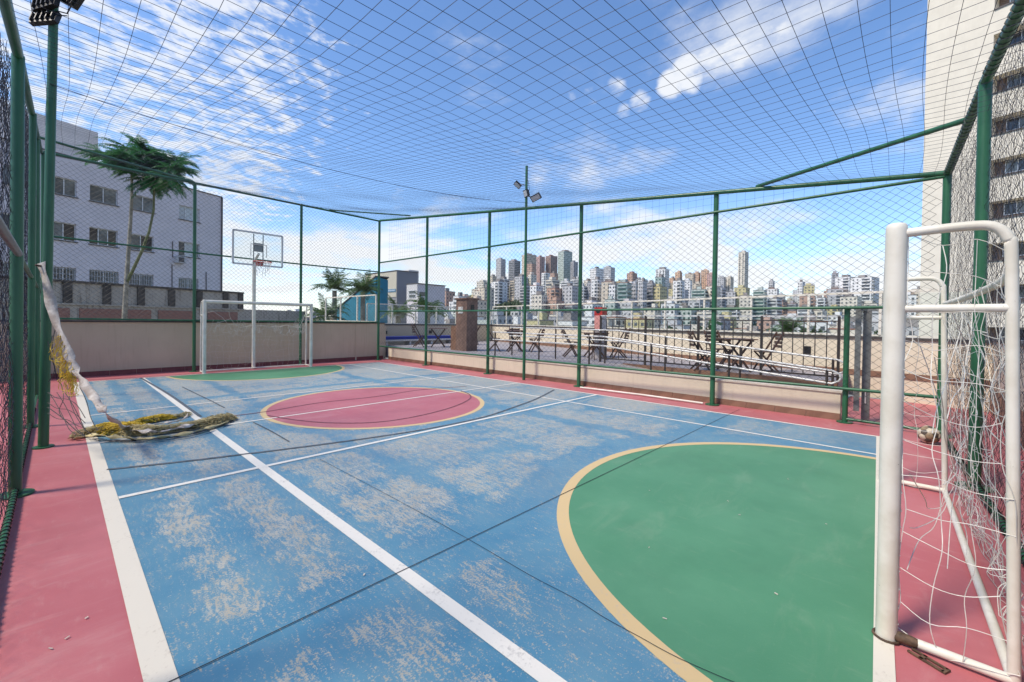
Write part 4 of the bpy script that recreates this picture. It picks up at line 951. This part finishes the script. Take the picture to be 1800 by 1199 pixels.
def grey_buildings():
    C = at(698, 500, 60); zt = at(698, 476, 60).z; B = empty('grey_building', (C.x, C.y, -17), 'grey flat-roofed building with beige panel and small blue sign behind the palms', 'building')
    wall_box(B, 'wall', C.x, C.x+3.4, C.y, C.y+9, -17, zt, M['grey_b'])
    zb = at(698, 522, 60).z; wall_box(B, 'beige_panel', C.x-.06, C.x-.002, C.y+.08, C.y+8.9, zb, zt-.1, M['beige_b'])
    s0, s1 = pX(682, 511, C.x-.1), pX(695.5, 512, C.x-.1); sg = wall_box(B, 'sign', C.x-.12, C.x-.065, s1.y, s0.y, s0.z-.22, s0.z+.18, M['sign'])
    mb = MB(); w = (s0.y-s1.y)
    for i in range(8): mb.box((C.x-.125, s1.y+w*(.1+.11*i), s0.z-.02), (.01, w*.07, .16+.05*(i % 2)))
    mb.build('lettering', M['sign_w'], sg)
    wall_box(B, 'roof_edge', C.x-.1, C.x+3.5, C.y-.08, C.y+9, zt, zt+.1, M['sill'])
    D = at(722, 490, 64); wall_box(B, 'stair_tower', D.x-.5, D.x+1.2, D.y-.3, D.y+3, zt-3, at(722, 475, 64).z, M['lilac_lt'])
    wall_box(B, 'vent', D.x-.1, D.x+.5, D.y-.36, D.y-.3, zt-.9, zt-.1, M['pane_dark'])
    G = at(735, 500, 56); zt = at(735, 499, 56).z; B2 = empty('white_house', (G.x, G.y, -17), 'white and lilac house with dark windows right of the grey building', 'building')
    wall_box(B2, 'wall', G.x, G.x+4.4, G.y, G.y+2.6, -17, zt, M['lilac']); wall_box(B2, 'white_side', G.x-.08, G.x-.002, G.y+.05, G.y+2.55, at(735, 528, 56).z, zt, M['white_b'])
    for (ya, yb, xa, xb) in ((511, 516, 719, 731), (518, 523, 719, 731)):
        a, b = pX(xa, ya, G.x-.09), pX(xb, yb, G.x-.09); w = wall_box(B2, 'window', G.x-.13, G.x-.085, b.y, a.y, b.z, a.z, M['frame']); wall_box(w, 'pane', G.x-.15, G.x-.132, b.y+.1, a.y-.1, b.z+.06, a.z-.06, M['pane_dark'])
    a, b = pY(738, 513, G.y-.02), pY(748, 521, G.y-.02); wall_box(B2, 'window', a.x, b.x, G.y-.05, G.y-.004, b.z, a.z, M['pane_dark'])
    a, b = pY(737, 521, G.y-.5), pY(746, 530, G.y-.5); wall_box(B2, 'balcony', a.x, b.x, G.y-.6, G.y-.004, b.z, a.z, M['white_b'])
    wall_box(B2, 'roof_edge', G.x-.12, G.x+4.5, G.y-.1, G.y+2.65, zt, zt+.1, M['sill'])
    T = at(660, 520, 34); zt = at(660, 486, 34).z; B3 = empty('teal_building', (T.x, T.y, -17), 'bright teal-blue building with slanted roof behind the palms', 'building')
    mb = MB(); L = 7.0; z2 = zt-2.6; x, y, w = T.x, T.y, 1.1
    mb.add([(x, y, -17), (x+w, y, -17), (x+w, y+L, -17), (x, y+L, -17), (x, y, zt), (x+w, y, zt-.2), (x+w, y+L, z2-.2), (x, y+L, z2)], [(0, 3, 2, 1), (4, 5, 6, 7), (0, 1, 5, 4), (1, 2, 6, 5), (2, 3, 7, 6), (3, 0, 4, 7)]); mb.build('wall', M['teal'], B3)
    mb = MB(); mb.beam((x+w/2, y-.06, zt+.02), (x+w/2, y+L, z2+.02), w+.12, .09); mb.build('roof_edge', M['sill'], B3)
grey_buildings()
# ------------------------------------------------------------------ trees
def frond(mb, p, d, L, droop, pairs, pl_len, pw, taper=True, roll=0.0, fold=.35):
    d = d.normalized(); P = [V(p)]; dd = d.copy(); n = 9
    for i in range(n): P.append(P[-1]+dd*(L/n)); dd = (dd+V((0, 0, -droop/n*(i+1)*.35))).normalized()
    mb.tube(P, [.012*L*(1-.7*i/n) for i in range(n+1)], 3, caps=False)
    for k in range(pairs):
        t = .10+.9*k/(pairs-1); q = t*n; i = min(n-1, int(q)); c = P[i].lerp(P[i+1], q-i); ax = (P[i+1]-P[i]).normalized()
        sd = ax.cross(V((0, 0, 1)))
        if sd.length < .05: sd = ax.orthogonal()
        sd.normalize(); up = sd.cross(ax); ll = pl_len*(sin(pi*min(1, .18+t*.86))**.7 if taper else 1)
        for s in (-1, 1):
            b = (sd*s+ax*R_(.35, .6)+up*R_(-fold, fold*.3)).normalized(); e = c+b*ll+V((0, 0, -ll*.15)); w = ax*pw
            mb.add([c-w*.4, c+w*.6, (c+e)/2+w, e, (c+e)/2-w*.6], [(0, 1, 2, 3, 4)])
random.seed(31)
tr = empty('feathery_tree', (at(220, 556, 14.5).x, at(220, 556, 14.5).y, -2), 'two-stemmed tree with flat feathery crown in front of the lilac block', 'tree')
MB().tube([at(216, 640, 14.5), at(219, 556, 14.5), at(222, 500, 14.5), at(226, 440, 14.5), at(230, 380, 14.5), at(232, 330, 14.5), at(231, 300, 14.5), at(229, 270, 14.5)], [.085, .075, .066, .056, .047, .04, .034, .02], 10).build('trunk', M['bark'], tr)
MB().tube([at(223, 496, 14.5), at(234, 474, 14.5), at(250, 440, 14.4), at(262, 408, 14.4), at(270, 370, 14.4), at(271, 330, 14.3), at(274, 300, 14.3)], [.052, .048, .042, .037, .033, .03, .02], 8).build('trunk', M['bark_g'], tr)
mb = MB()
for (a, b) in (((231, 302), (205, 280)), ((231, 302), (255, 272)), ((232, 315), (270, 308)), ((272, 320), (300, 300)), ((272, 322), (252, 312)), ((230, 290), (222, 262)), ((274, 300), (312, 290))): mb.tube([at(*a, 14.45), at(*b, 14.45+R_(-.6, .6))], [.03, .015], 5)
mb.build('branches', M['bark'], tr)
mb = MB()
hubs = [(200, 277, 0), (228, 262, .3), (255, 274, -.3), (285, 284, .4), (305, 297, -.2), (268, 316, -.3), (182, 270, .5), (236, 285, -.6), (290, 312, .3), (252, 262, .6), (215, 290, -.5), (275, 296, .9), (298, 308, -.8), (245, 300, .2), (262, 288, 0), (310, 285, .5), (222, 276, -.9)]
for (x, y, dd_) in hubs:
    c = at(x, y, 14.5+dd_)
    for k in range(26):
        a = R_(0, 2*pi); el = R_(-.3, .6) if y < 308 else R_(-.75, .1)
        frond(mb, c, V((cos(a)*cos(el), sin(a)*cos(el), sin(el))), R_(.6, 1.0), R_(.5, .9), 24, .16, .017)
mb.build('crown', M['leaf'], tr, 'stuff')
def palm(px, py, D, L, n, lab, sp=1.0, seedv=0):
    random.seed(seedv); c = at(px, py, D); p = empty('palm_tree', (c.x, c.y, -17), lab, 'palm tree', 'palms beyond the patio wall')
    MB().tube([V((c.x, c.y, -17)), V((c.x+.1, c.y, -6)), V((c.x, c.y, c.z-.1))], [.22, .17, .14], 8).build('trunk', M['bark'], p)
    mb = MB()
    n = int(n*1.2)
    for k in range(n):
        a = 2*pi*k/n*2.4+R_(-.2, .2); el = R_(-.05, 1.3)*sp
        frond(mb, c, V((cos(a)*cos(el), sin(a)*cos(el), sin(el))), L*R_(.85, 1.15), R_(.7, 1.3), 24, L*.24, .030*L/1.6, True, fold=.5)
    mb.build('crown', M['palm'], p, 'stuff')
palm(588, 508, 26, 1.45, 24, 'spiky palm rising above the glass screen right of the far goal', seedv=1)
palm(638, 510, 25, 1.45, 28, 'dense palm leaning over the teal building', seedv=2)
palm(700, 552, 24, 1.3, 20, 'low palm behind the glass guardrail below the grey building', seedv=3)
palm(752, 548, 25, 1.5, 22, 'bushy palm beside the white and lilac house', seedv=4)
palm(575, 556, 23, 1.5, 18, 'small dark palm behind the glass screen', seedv=5)
palm(1385, 583, 60, 3.2, 16, 'lone palm below the guardrail near the gate', seedv=6)
# ------------------------------------------------------------------ patio furniture
random.seed(41)
def slat_chair(loc, rz, lab):
    c = empty('folding_chair', loc, lab, 'chair', 'dark folding chairs on the patio', rz); OFF[c.name] = V((0, 0, 0))
    for i in range(5): MB().box((-.16+.08*i, 0, .45), (.06, .40, .018)).build('seat_slat', M['wood'], c)
    for i in range(4): MB().box((-.235-.016*i, 0, .58+.085*i), (.018, .40, .06)).build('back_slat', M['wood'], c)
    for s in (-1, 1):
        MB().beam((.2, s*.19, 0), (-.29, s*.19, .90), .025, .035).build('leg', M['wood'], c); MB().beam((-.22, s*.165, 0), (.19, s*.165, .45), .025, .035).build('leg', M['wood'], c)
    return c
def table(loc, rz, lab, L=.7, W_=.7):
    t = empty('patio_table', loc, lab, 'table', 'wooden tables on the patio', rz); OFF[t.name] = V((0, 0, 0)); n = 6
    for i in range(n): MB().box((0, -W_/2+W_*(i+.5)/n, .73), (L, W_/n-.012, .024)).build('top_slat', M['wood_lt'], t)
    for s in (-1, 1): MB().box((s*L*.36, 0, .70), (.04, W_*.92, .035)).build('apron', M['wood'], t)
    for s in (-1, 1):
        MB().beam((-L*.38, s*W_*.36, 0), (L*.36, s*W_*.36, .69), .03, .04).build('leg', M['wood'], t); MB().beam((L*.38, s*W_*.31, 0), (-L*.36, s*W_*.31, .69), .03, .04).build('leg', M['wood'], t)
    return t
Z0 = .45
for (px, py, z, labt, chairs) in ((1290, 652, .45, 'slatted table nearest the gate behind the barred railing', ((-1, 0, 'left of'), (1, 0, 'right of'), (0, 1, 'behind'))),
                          (1045, 628, .45, 'slatted table below the red-topped box', ((-1, .1, 'left of'), (1, 0, 'right of'), (0, -1, 'in front of'))),
                          (905, 618, .45, 'slatted table right of the brown barbecue chimney', ((-1, 0, 'left of'), (1, 0, 'right of'), (0, 1, 'behind'))),
                          (770, 610, .45, 'slatted table left of the brown barbecue chimney', ((-1, 0, 'left of'), (1, 0, 'right of')))):
    p = gp(px, py, z); table((p.x, p.y, Z0), R_(-.2, .2)-.8, labt)
    for (sx, sy, w) in chairs:
        dv = _r*sx*.72+_f*sy*.72; q = V((p.x, p.y, Z0))+dv
        slat_chair((q.x, q.y, Z0), math.atan2(-dv.y, -dv.x)+R_(-.3, .3), 'dark slatted folding chair '+w+' the '+labt)
bq = empty('barbecue', (10.0, 11.5, .45), 'brown stone-tiled barbecue with square chimney on the patio', 'barbecue')
wall_box(bq, 'chimney', 9.62, 10.12, 11.15, 11.72, .45, 2.24, M['bbq']); wall_box(bq, 'chimney_cap', 9.58, 10.16, 11.11, 11.76, 2.24, 2.29, M['bbq'])
wall_box(bq, 'vent', 9.80, 9.95, 11.135, 11.148, 1.85, 2.05, M['black']); wall_box(bq, 'plate', 9.606, 9.618, 11.35, 11.6, 1.75, 1.98, M['galv']); wall_box(bq, 'counter', 9.66, 10.1, 11.76, 12.05, .45, 1.30, M['skirt'])
dp = gp(822, 606, .45); dk = empty('deck_chair', (dp.x, dp.y, .45), 'dark wooden deck chair with tilted slatted back beside the barbecue', 'chair')
tl = (_r*.55+V((0, 0, 1))*.84).normalized()
for i in range(8): c_ = V((dp.x, dp.y, .62))+tl*(.08+.085*i); MB().beam(c_-_f*.24, c_+_f*.24, .02, .07, up=tl).build('back_slat', M['wood'], dk)
for s in (-1, 1): b0 = V((dp.x, dp.y, .45))+_f*.25*s-tl*.0; MB().beam(b0, b0+tl*.98, .04, .035).build('leg', M['wood'], dk); MB().beam(b0+_r*.45, b0+tl*.55, .035, .03).build('leg', M['wood'], dk)
MB().beam(V((dp.x, dp.y, .70))-_r*.05, V((dp.x, dp.y, .66))-_r*.55, .46, .03).build('seat', M['wood'], dk)
bn = empty('bench', (10.8, 15.6, .45), 'long low bench with blue cushion against the patio back wall', 'bench')
wall_box(bn, 'seat', 8.95, 12.6, 15.35, 15.85, .62, .68, M['white_b']); wall_box(bn, 'cushion', 8.97, 12.58, 15.36, 15.84, .683, .80, M['bluecloth'])
for x in (9.1, 10.2, 11.3, 12.4): wall_box(bn, 'leg', x-.04, x+.04, 15.4, 15.8, .45, .618, M['white_b'])
rb = gp(1055, 612, .45); rb = at(1055, 600, 13.2); bx = empty('red_topped_box', (rb.x, rb.y, .45), 'pink and grey box with red top band and dark rounded opening on the patio', 'box')
w = .13; wall_box(bx, 'body', rb.x-w, rb.x+w, rb.y-w, rb.y+w, .45, 1.72, M['greything']); wall_box(bx, 'pink_panel', rb.x-w-.012, rb.x-w-.001, rb.y-w, rb.y+w, 1.28, 1.72, M['pinkthing']); wall_box(bx, 'red_top', rb.x-w-.01, rb.x+w+.01, rb.y-w-.01, rb.y+w+.01, 1.72, 1.97, M['redthing'])
MB().add([(rb.x-w-.013, rb.y+.08*cos(a), 1.87+.09*sin(a)) for a in [pi+pi*i/8 for i in range(9)]], [tuple(range(9))]).build('opening', M['black'], bx)
# ------------------------------------------------------------------ the city on the hill
random.seed(77)
CM = {k: wall_plaster('city_'+k, c, tuple(x*.78 for x in c), .3) for k, c in dict(white=(.76, .76, .75), cream=(.70, .65, .56), grey=(.52, .52, .53), dark=(.40, .40, .42), beige=(.62, .55, .45), red=(.56, .38, .35), brown=(.40, .29, .26), orange=(.66, .45, .32), green=(.48, .54, .50), teal=(.34, .42, .41), yellow=(.58, .52, .30), brick=(.50, .34, .27)).items()}
M['cwin'] = mat('city_window', (.13, .145, .16), .25, var=.5, scale=.4); M['cwin_g'] = mat('city_green_glass', (.05, .11, .10), .2, var=.4, scale=.4); M['croof'] = mat('city_roof', (.26, .24, .23), .8, var=.3, scale=.1); M['ctile'] = mat('city_tile_roof', (.33, .14, .09), .8, var=.3, scale=.2)  # city_window colour lightened to stand in for distance haze
def city_block(x0, x1, yt, D, col_, style, lab, group=None, base=None, roof=True, yaw=None):
    W_ = (x1-x0)/F*D; xm = (x0+x1)/2; c = at(xm, yt, D); ztop = c.z
    yaw = radians(PSI*0+R_(-14, 14)) if yaw is None else radians(yaw)
    vx = math.atan2(c.y, c.x); rel = abs(math.atan2(sin(vx-yaw), cos(vx-yaw))); rel = rel % (pi/2); k = .8
    s = W_/(sin(rel)+k*cos(rel)); a, b = s, s*k                # a along local x, b along local y
    zb = ground_z(c.x, c.y)-4 if base is None else base
    B = empty('city_building', (c.x, c.y, zb), lab, 'building', group, yaw); OFF[B.name] = V((0, 0, 0)); h = ztop-zb
    MB().box((0, 0, h/2), (a, b, h)).build('wall', CM[col_], B)
    fl = 3.0; nf_ = min(34, int((h-5)/fl)); win = MB()
    lc = Matrix.Rotation(-yaw, 3, 'Z') @ (V((0, 0, 0))-V((c.x, c.y, 0)))
    sides = [(-1, 0) if lc.x < 0 else (1, 0), (0, -1) if lc.y < 0 else (0, 1)]
    bal = MB()
    for (nx, ny) in sides:
        L = b if nx else a; off = (a if nx else b)/2
        def wq(t0, t1, z0, z1, o_, mbx):
            if nx: mbx.box((nx*(off+o_/2), (t0+t1)/2, (z0+z1)/2), (o_, t1-t0, z1-z0))
            else: mbx.box(((t0+t1)/2, ny*(off+o_/2), (z0+z1)/2), (t1-t0, o_, z1-z0))
        for i in range(nf_):
            z = h-2.6-i*fl
            if style == 'grid':
                n = max(2, int(L/2.7))
                for j in range(n):
                    t = -L/2+L*(j+.5)/n; wq(t-.62, t+.62, z-.2, z+1.15, .06, win)
            elif style == 'bands':
                wq(-L*.44, L*.44, z-.3, z+1.1, .06, win)
                if i % 1 == 0: wq(-L*.46, L*.46, z-1.3, z-.45, .55, bal)
            elif style == 'balc':
                wq(-L*.42, -L*.05, z-.7, z+1.2, .06, win); wq(-L*.44, -L*.03, z-1.35, z-.55, 1.0, bal); n = max(1, int(L*.4/2.6))
                for j in range(n): t = L*.06+L*.40*(j+.5)/n; wq(t-.55, t+.55, z-.1, z+1.15, .06, win)
        if style == 'stripe':
            n = max(2, int(L/3.6))
            for j in range(n): t = -L/2+L*(j+.5)/n; wq(t-.8, t+.8, max(4, h-nf_*fl), h-1.5, .07, win)
            for i in range(nf_): wq(-L/2, L/2, h-2.9-i*fl, h-2.2-i*fl, .12, bal)
    if win.f: win.build('windows', M['cwin_g'] if col_ in ('teal', 'green') else M['cwin'], B, 'stuff')
    if bal.f: bal.build('balconies', CM[col_], B, 'stuff')
    if roof:
        rw = R_(.3, .55); MB().box((R_(-.1, .1)*a, R_(-.1, .1)*b, h+1.4), (a*rw, b*rw, 2.8)).build('roof_block', CM[col_] if random.random() < .6 else M['croof'], B)
        MB().box((0, 0, h+.15), (a+.3, b+.3, .3)).build('roof_edge', M['croof'] if random.random() < .7 else M['ctile'], B)
    return B
T_ = 'towers crowning the hill'
for args in (
    (872, 889, 456, 760, 'grey', 'grid', 'slim grey-white tower at the left end of the hilltop row'), (894, 915, 459, 740, 'dark', 'bands', 'dark banded tower second from the left on the hilltop'),
    (917, 943, 449, 700, 'beige', 'grid', 'broad beige tower with dark rooftop behind the floodlight pole'), (943, 958, 452, 760, 'red', 'stripe', 'narrow red and white striped tower on the hilltop'),
    (959, 980, 451, 770, 'brown', 'stripe', 'dark brown tower beside the tall grey-green one'), (981, 1006, 443, 720, 'green', 'grid', 'tallest grey-green tower of the hilltop row'),
    (1003, 1016, 461, 700, 'dark', 'stripe', 'thin dark-striped tower at the right end of the hilltop row'),
    (864, 892, 496, 430, 'white', 'balc', 'white balconied block above the green slope'), (838, 861, 496, 560, 'cream', 'grid', 'cream block at the left foot of the hilltop row'), (860, 873, 486, 640, 'beige', 'grid', 'small beige tower left of the slim grey one'),
    (834, 858, 512, 380, 'cream', 'grid', 'low cream block right of the barbecue chimney'), (926, 942, 465, 640, 'brick', 'grid', 'brick-brown block in front of the broad beige tower'), (952, 967, 480, 520, 'white', 'balc', 'white block below the red striped tower'),
    (967, 981, 481, 540, 'brick', 'grid', 'blank brick-coloured block below the brown tower'), (962, 980, 503, 420, 'beige', 'grid', 'ornate beige block on the mid slope'), (986, 1007, 495, 430, 'white', 'bands', 'white banded block below the tallest tower'),
    (928, 943, 483, 500, 'cream', 'grid', 'cream mid-slope block behind the floodlight pole'), (905, 928, 487, 470, 'grey', 'grid', 'grey mid-slope block above the green bank'), (1008, 1024, 491, 470, 'grey', 'bands', 'grey banded block left of the third fence post'),
    (1037, 1061, 473, 560, 'white', 'grid', 'tall white block right of the third fence post'), (1061, 1081, 471, 600, 'grey', 'grid', 'grey block with stepped top beside the tall white one'), (1040, 1058, 492, 380, 'white', 'balc', 'white balconied block in front of the tall white one'),
    (1102, 1120, 481, 560, 'brick', 'grid', 'brown-topped block right of the grey stepped one'), (1086, 1110, 498, 330, 'teal', 'bands', 'green-glass fronted block at mid height'), (1071, 1086, 501, 335, 'white', 'grid', 'plain white block left of the green-glass one'), (1110, 1121, 500, 340, 'grey', 'grid', 'narrow grey block right of the green-glass one'),
    (1123, 1137, 495, 360, 'grey', 'grid', 'bare grey block beside dark balconies'), (1137, 1152, 499, 370, 'dark', 'bands', 'block of dark balconies left of the paired towers'), (1153, 1176, 474, 560, 'white', 'stripe', 'pale tower with three dark stripes left of the orange houses'), (1152, 1169, 488, 380, 'teal', 'grid', 'grey-green block in front of the three-striped tower'),
    (1177, 1187, 489, 700, 'orange', 'grid', 'leftmost block of the orange cluster'), (1187, 1199, 479, 720, 'orange', 'grid', 'orange block with round-topped profile'), (1205, 1222, 482, 720, 'beige', 'grid', 'sand-coloured block inside the orange cluster'), (1220, 1231, 480, 740, 'orange', 'grid', 'slim orange block inside the cluster'), (1233, 1246, 476, 740, 'orange', 'grid', 'tallest block of the orange cluster'), (1243, 1255, 482, 730, 'red', 'grid', 'pinkish block at the right end of the orange cluster'),
    (1184, 1203, 494, 400, 'white', 'balc', 'white block below the orange cluster'), (1262, 1275, 488, 640, 'grey', 'grid', 'grey block just right of the fourth fence post'), (1275, 1289, 488, 650, 'cream', 'stripe', 'cream block left of the lone slender tower'), (1299, 1315, 444, 620, 'cream', 'stripe', 'lone slender cream tower standing above everything right of the fourth post'),
    (1352, 1361, 495, 520, 'grey', 'grid', 'small grey tower right of the lone slender one'), (1403, 1414, 496, 480, 'white', 'grid', 'small white tower midway to the goal post'), (1414, 1430, 503, 460, 'yellow', 'grid', 'yellowish block midway to the goal post'), (1463, 1473, 481, 470, 'dark', 'grid', 'tall blank dark-grey tower left of the goal post'), (1472, 1500, 488, 440, 'white', 'balc', 'white block right of the blank dark-grey tower'), (1501, 1540, 489, 400, 'white', 'balc', 'broad white block with balconies nearest the goal post'),
    (770, 800, 513, 330, 'brick', 'grid', 'brown and grey block left of the barbecue chimney'), (797, 820, 521, 300, 'white', 'bands', 'white banded block behind the barbecue chimney'), (1575, 1605, 520, 260, 'white', 'grid', 'white block just right of the goal post')):
    city_block(*args, group=T_)
def sky_lim(x):
    tb = [(430, 548), (620, 546), (760, 530), (800, 520), (850, 504), (880, 490), (1000, 489), (1050, 486), (1170, 490), (1260, 492), (1300, 502), (1340, 506), (1400, 500), (1560, 498), (1660, 512)]
    for (a, u_), (b, w_) in zip(tb, tb[1:]):
        if a <= x <= b: return u_+(w_-u_)*(x-a)/(b-a)
    return 545
cols = ['white']*7+['cream']*4+['grey']*4+['beige']*2+['dark', 'brick', 'yellow', 'green', 'white']
STN = {'grid': 'grid-windowed', 'balc': 'balconied', 'bands': 'banded'}
def zone(x):
    for lim, t in ((663, 'seen beside the far goal'), (800, 'left of the barbecue chimney'), (921, 'between the chimney and the floodlight pole'), (1018, 'just right of the floodlight pole'), (1140, 'below the tall white block'), (1256, 'left of the fourth fence post'), (1400, 'right of the fourth fence post'), (1545, 'left of the goal post')):
        if x < lim: return t
    return 'behind the goal net'
plan = []; used_ = set(); seen = [620.0]*1801
for D, sl_ in ((150, 'valley floor'), (185, 'valley floor'), (225, 'lower hillside'), (270, 'lower hillside'), (320, 'middle hillside'), (370, 'middle hillside'), (430, 'middle hillside'), (490, 'upper hillside'), (560, 'upper hillside'), (620, 'top of the hill')):
    x = 440 if D > 300 else 770
    while x < 1650:
        wm = R_(9, 15)/D*F if D > 300 else R_(8, 13)/D*F; gap = R_(-.1, .3)*wm; xm = x+wm/2; c = at(xm, 560, D); zb = ground_z(c.x, c.y); hh = R_(16, 44) if D > 360 else R_(11, 25) if D > 230 else R_(9, 20)
        yp = 564+.0145*(x-900)-(zb+hh-H)/D*F; yp = max(yp, sky_lim(xm)+R_(0, 20)); slope = 862 < xm < 925 and 300 < D < 450
        cs = [seen[k] for k in range(int(x), min(1800, int(x+wm)+1))]
        if not slope and yp < 590 and sum(1 for q in cs if yp < q-4) > .45*len(cs):   # only what stands out above the rows in front
            for k in range(int(x), min(1800, int(x+wm)+1)): seen[k] = min(seen[k], yp)
            plan.append((x, wm, xm, yp, D, sl_))
        x += wm+gap
for (x, wm, xm, yp, D, sl_) in plan:
    for _k in range(60):                                    # no two alike in the same part of the hill
        cc_ = random.choice(cols); st_ = random.choice(['grid', 'grid', 'balc', 'bands']); lb_ = cc_+' '+STN[st_]+' block on the '+sl_+', '+zone(xm)
        if lb_ not in used_: break
    used_.add(lb_); city_block(x, x+wm, yp, D, cc_, st_, lb_, 'blocks packed across the hillside')
def grove():
    random.seed(3); mb = MB()
    def clump(c, r, n):
        for i in range(n):
            v = V((random.gauss(0, 1), random.gauss(0, 1), random.gauss(0, .8))).normalized()*r*R_(.55, 1.05); p = c+v; s = r*R_(.16, .3)
            a = V((R_(-1, 1), R_(-1, 1), R_(-1, 1))).normalized(); b = a.orthogonal().normalized(); mb.add([p-a*s, p+b*s, p+a*s, p-b*s], [(0, 1, 2, 3)])
    for k in range(260):
        D = random.choice([R_(150, 300), R_(300, 440), R_(400, 620)]); x = R_(430, 1640)
        if k < 110: x = R_(868, 940); D = R_(330, 440)
        c = at(x, 560, D); c.z = ground_z(c.x, c.y)+R_(1, 5); clump(c, R_(2.5, 5.5), 46)
    for k in range(14):
        D = R_(60, 110); x = R_(1060, 1560); c = at(x, R_(584, 604), D); clump(c, R_(1.2, 2.4), 60)
    tag(mb.build('hillside_trees', M['grove']), 'dark green tree cover between the buildings on the hillside', 'trees', kind='stuff')
grove()
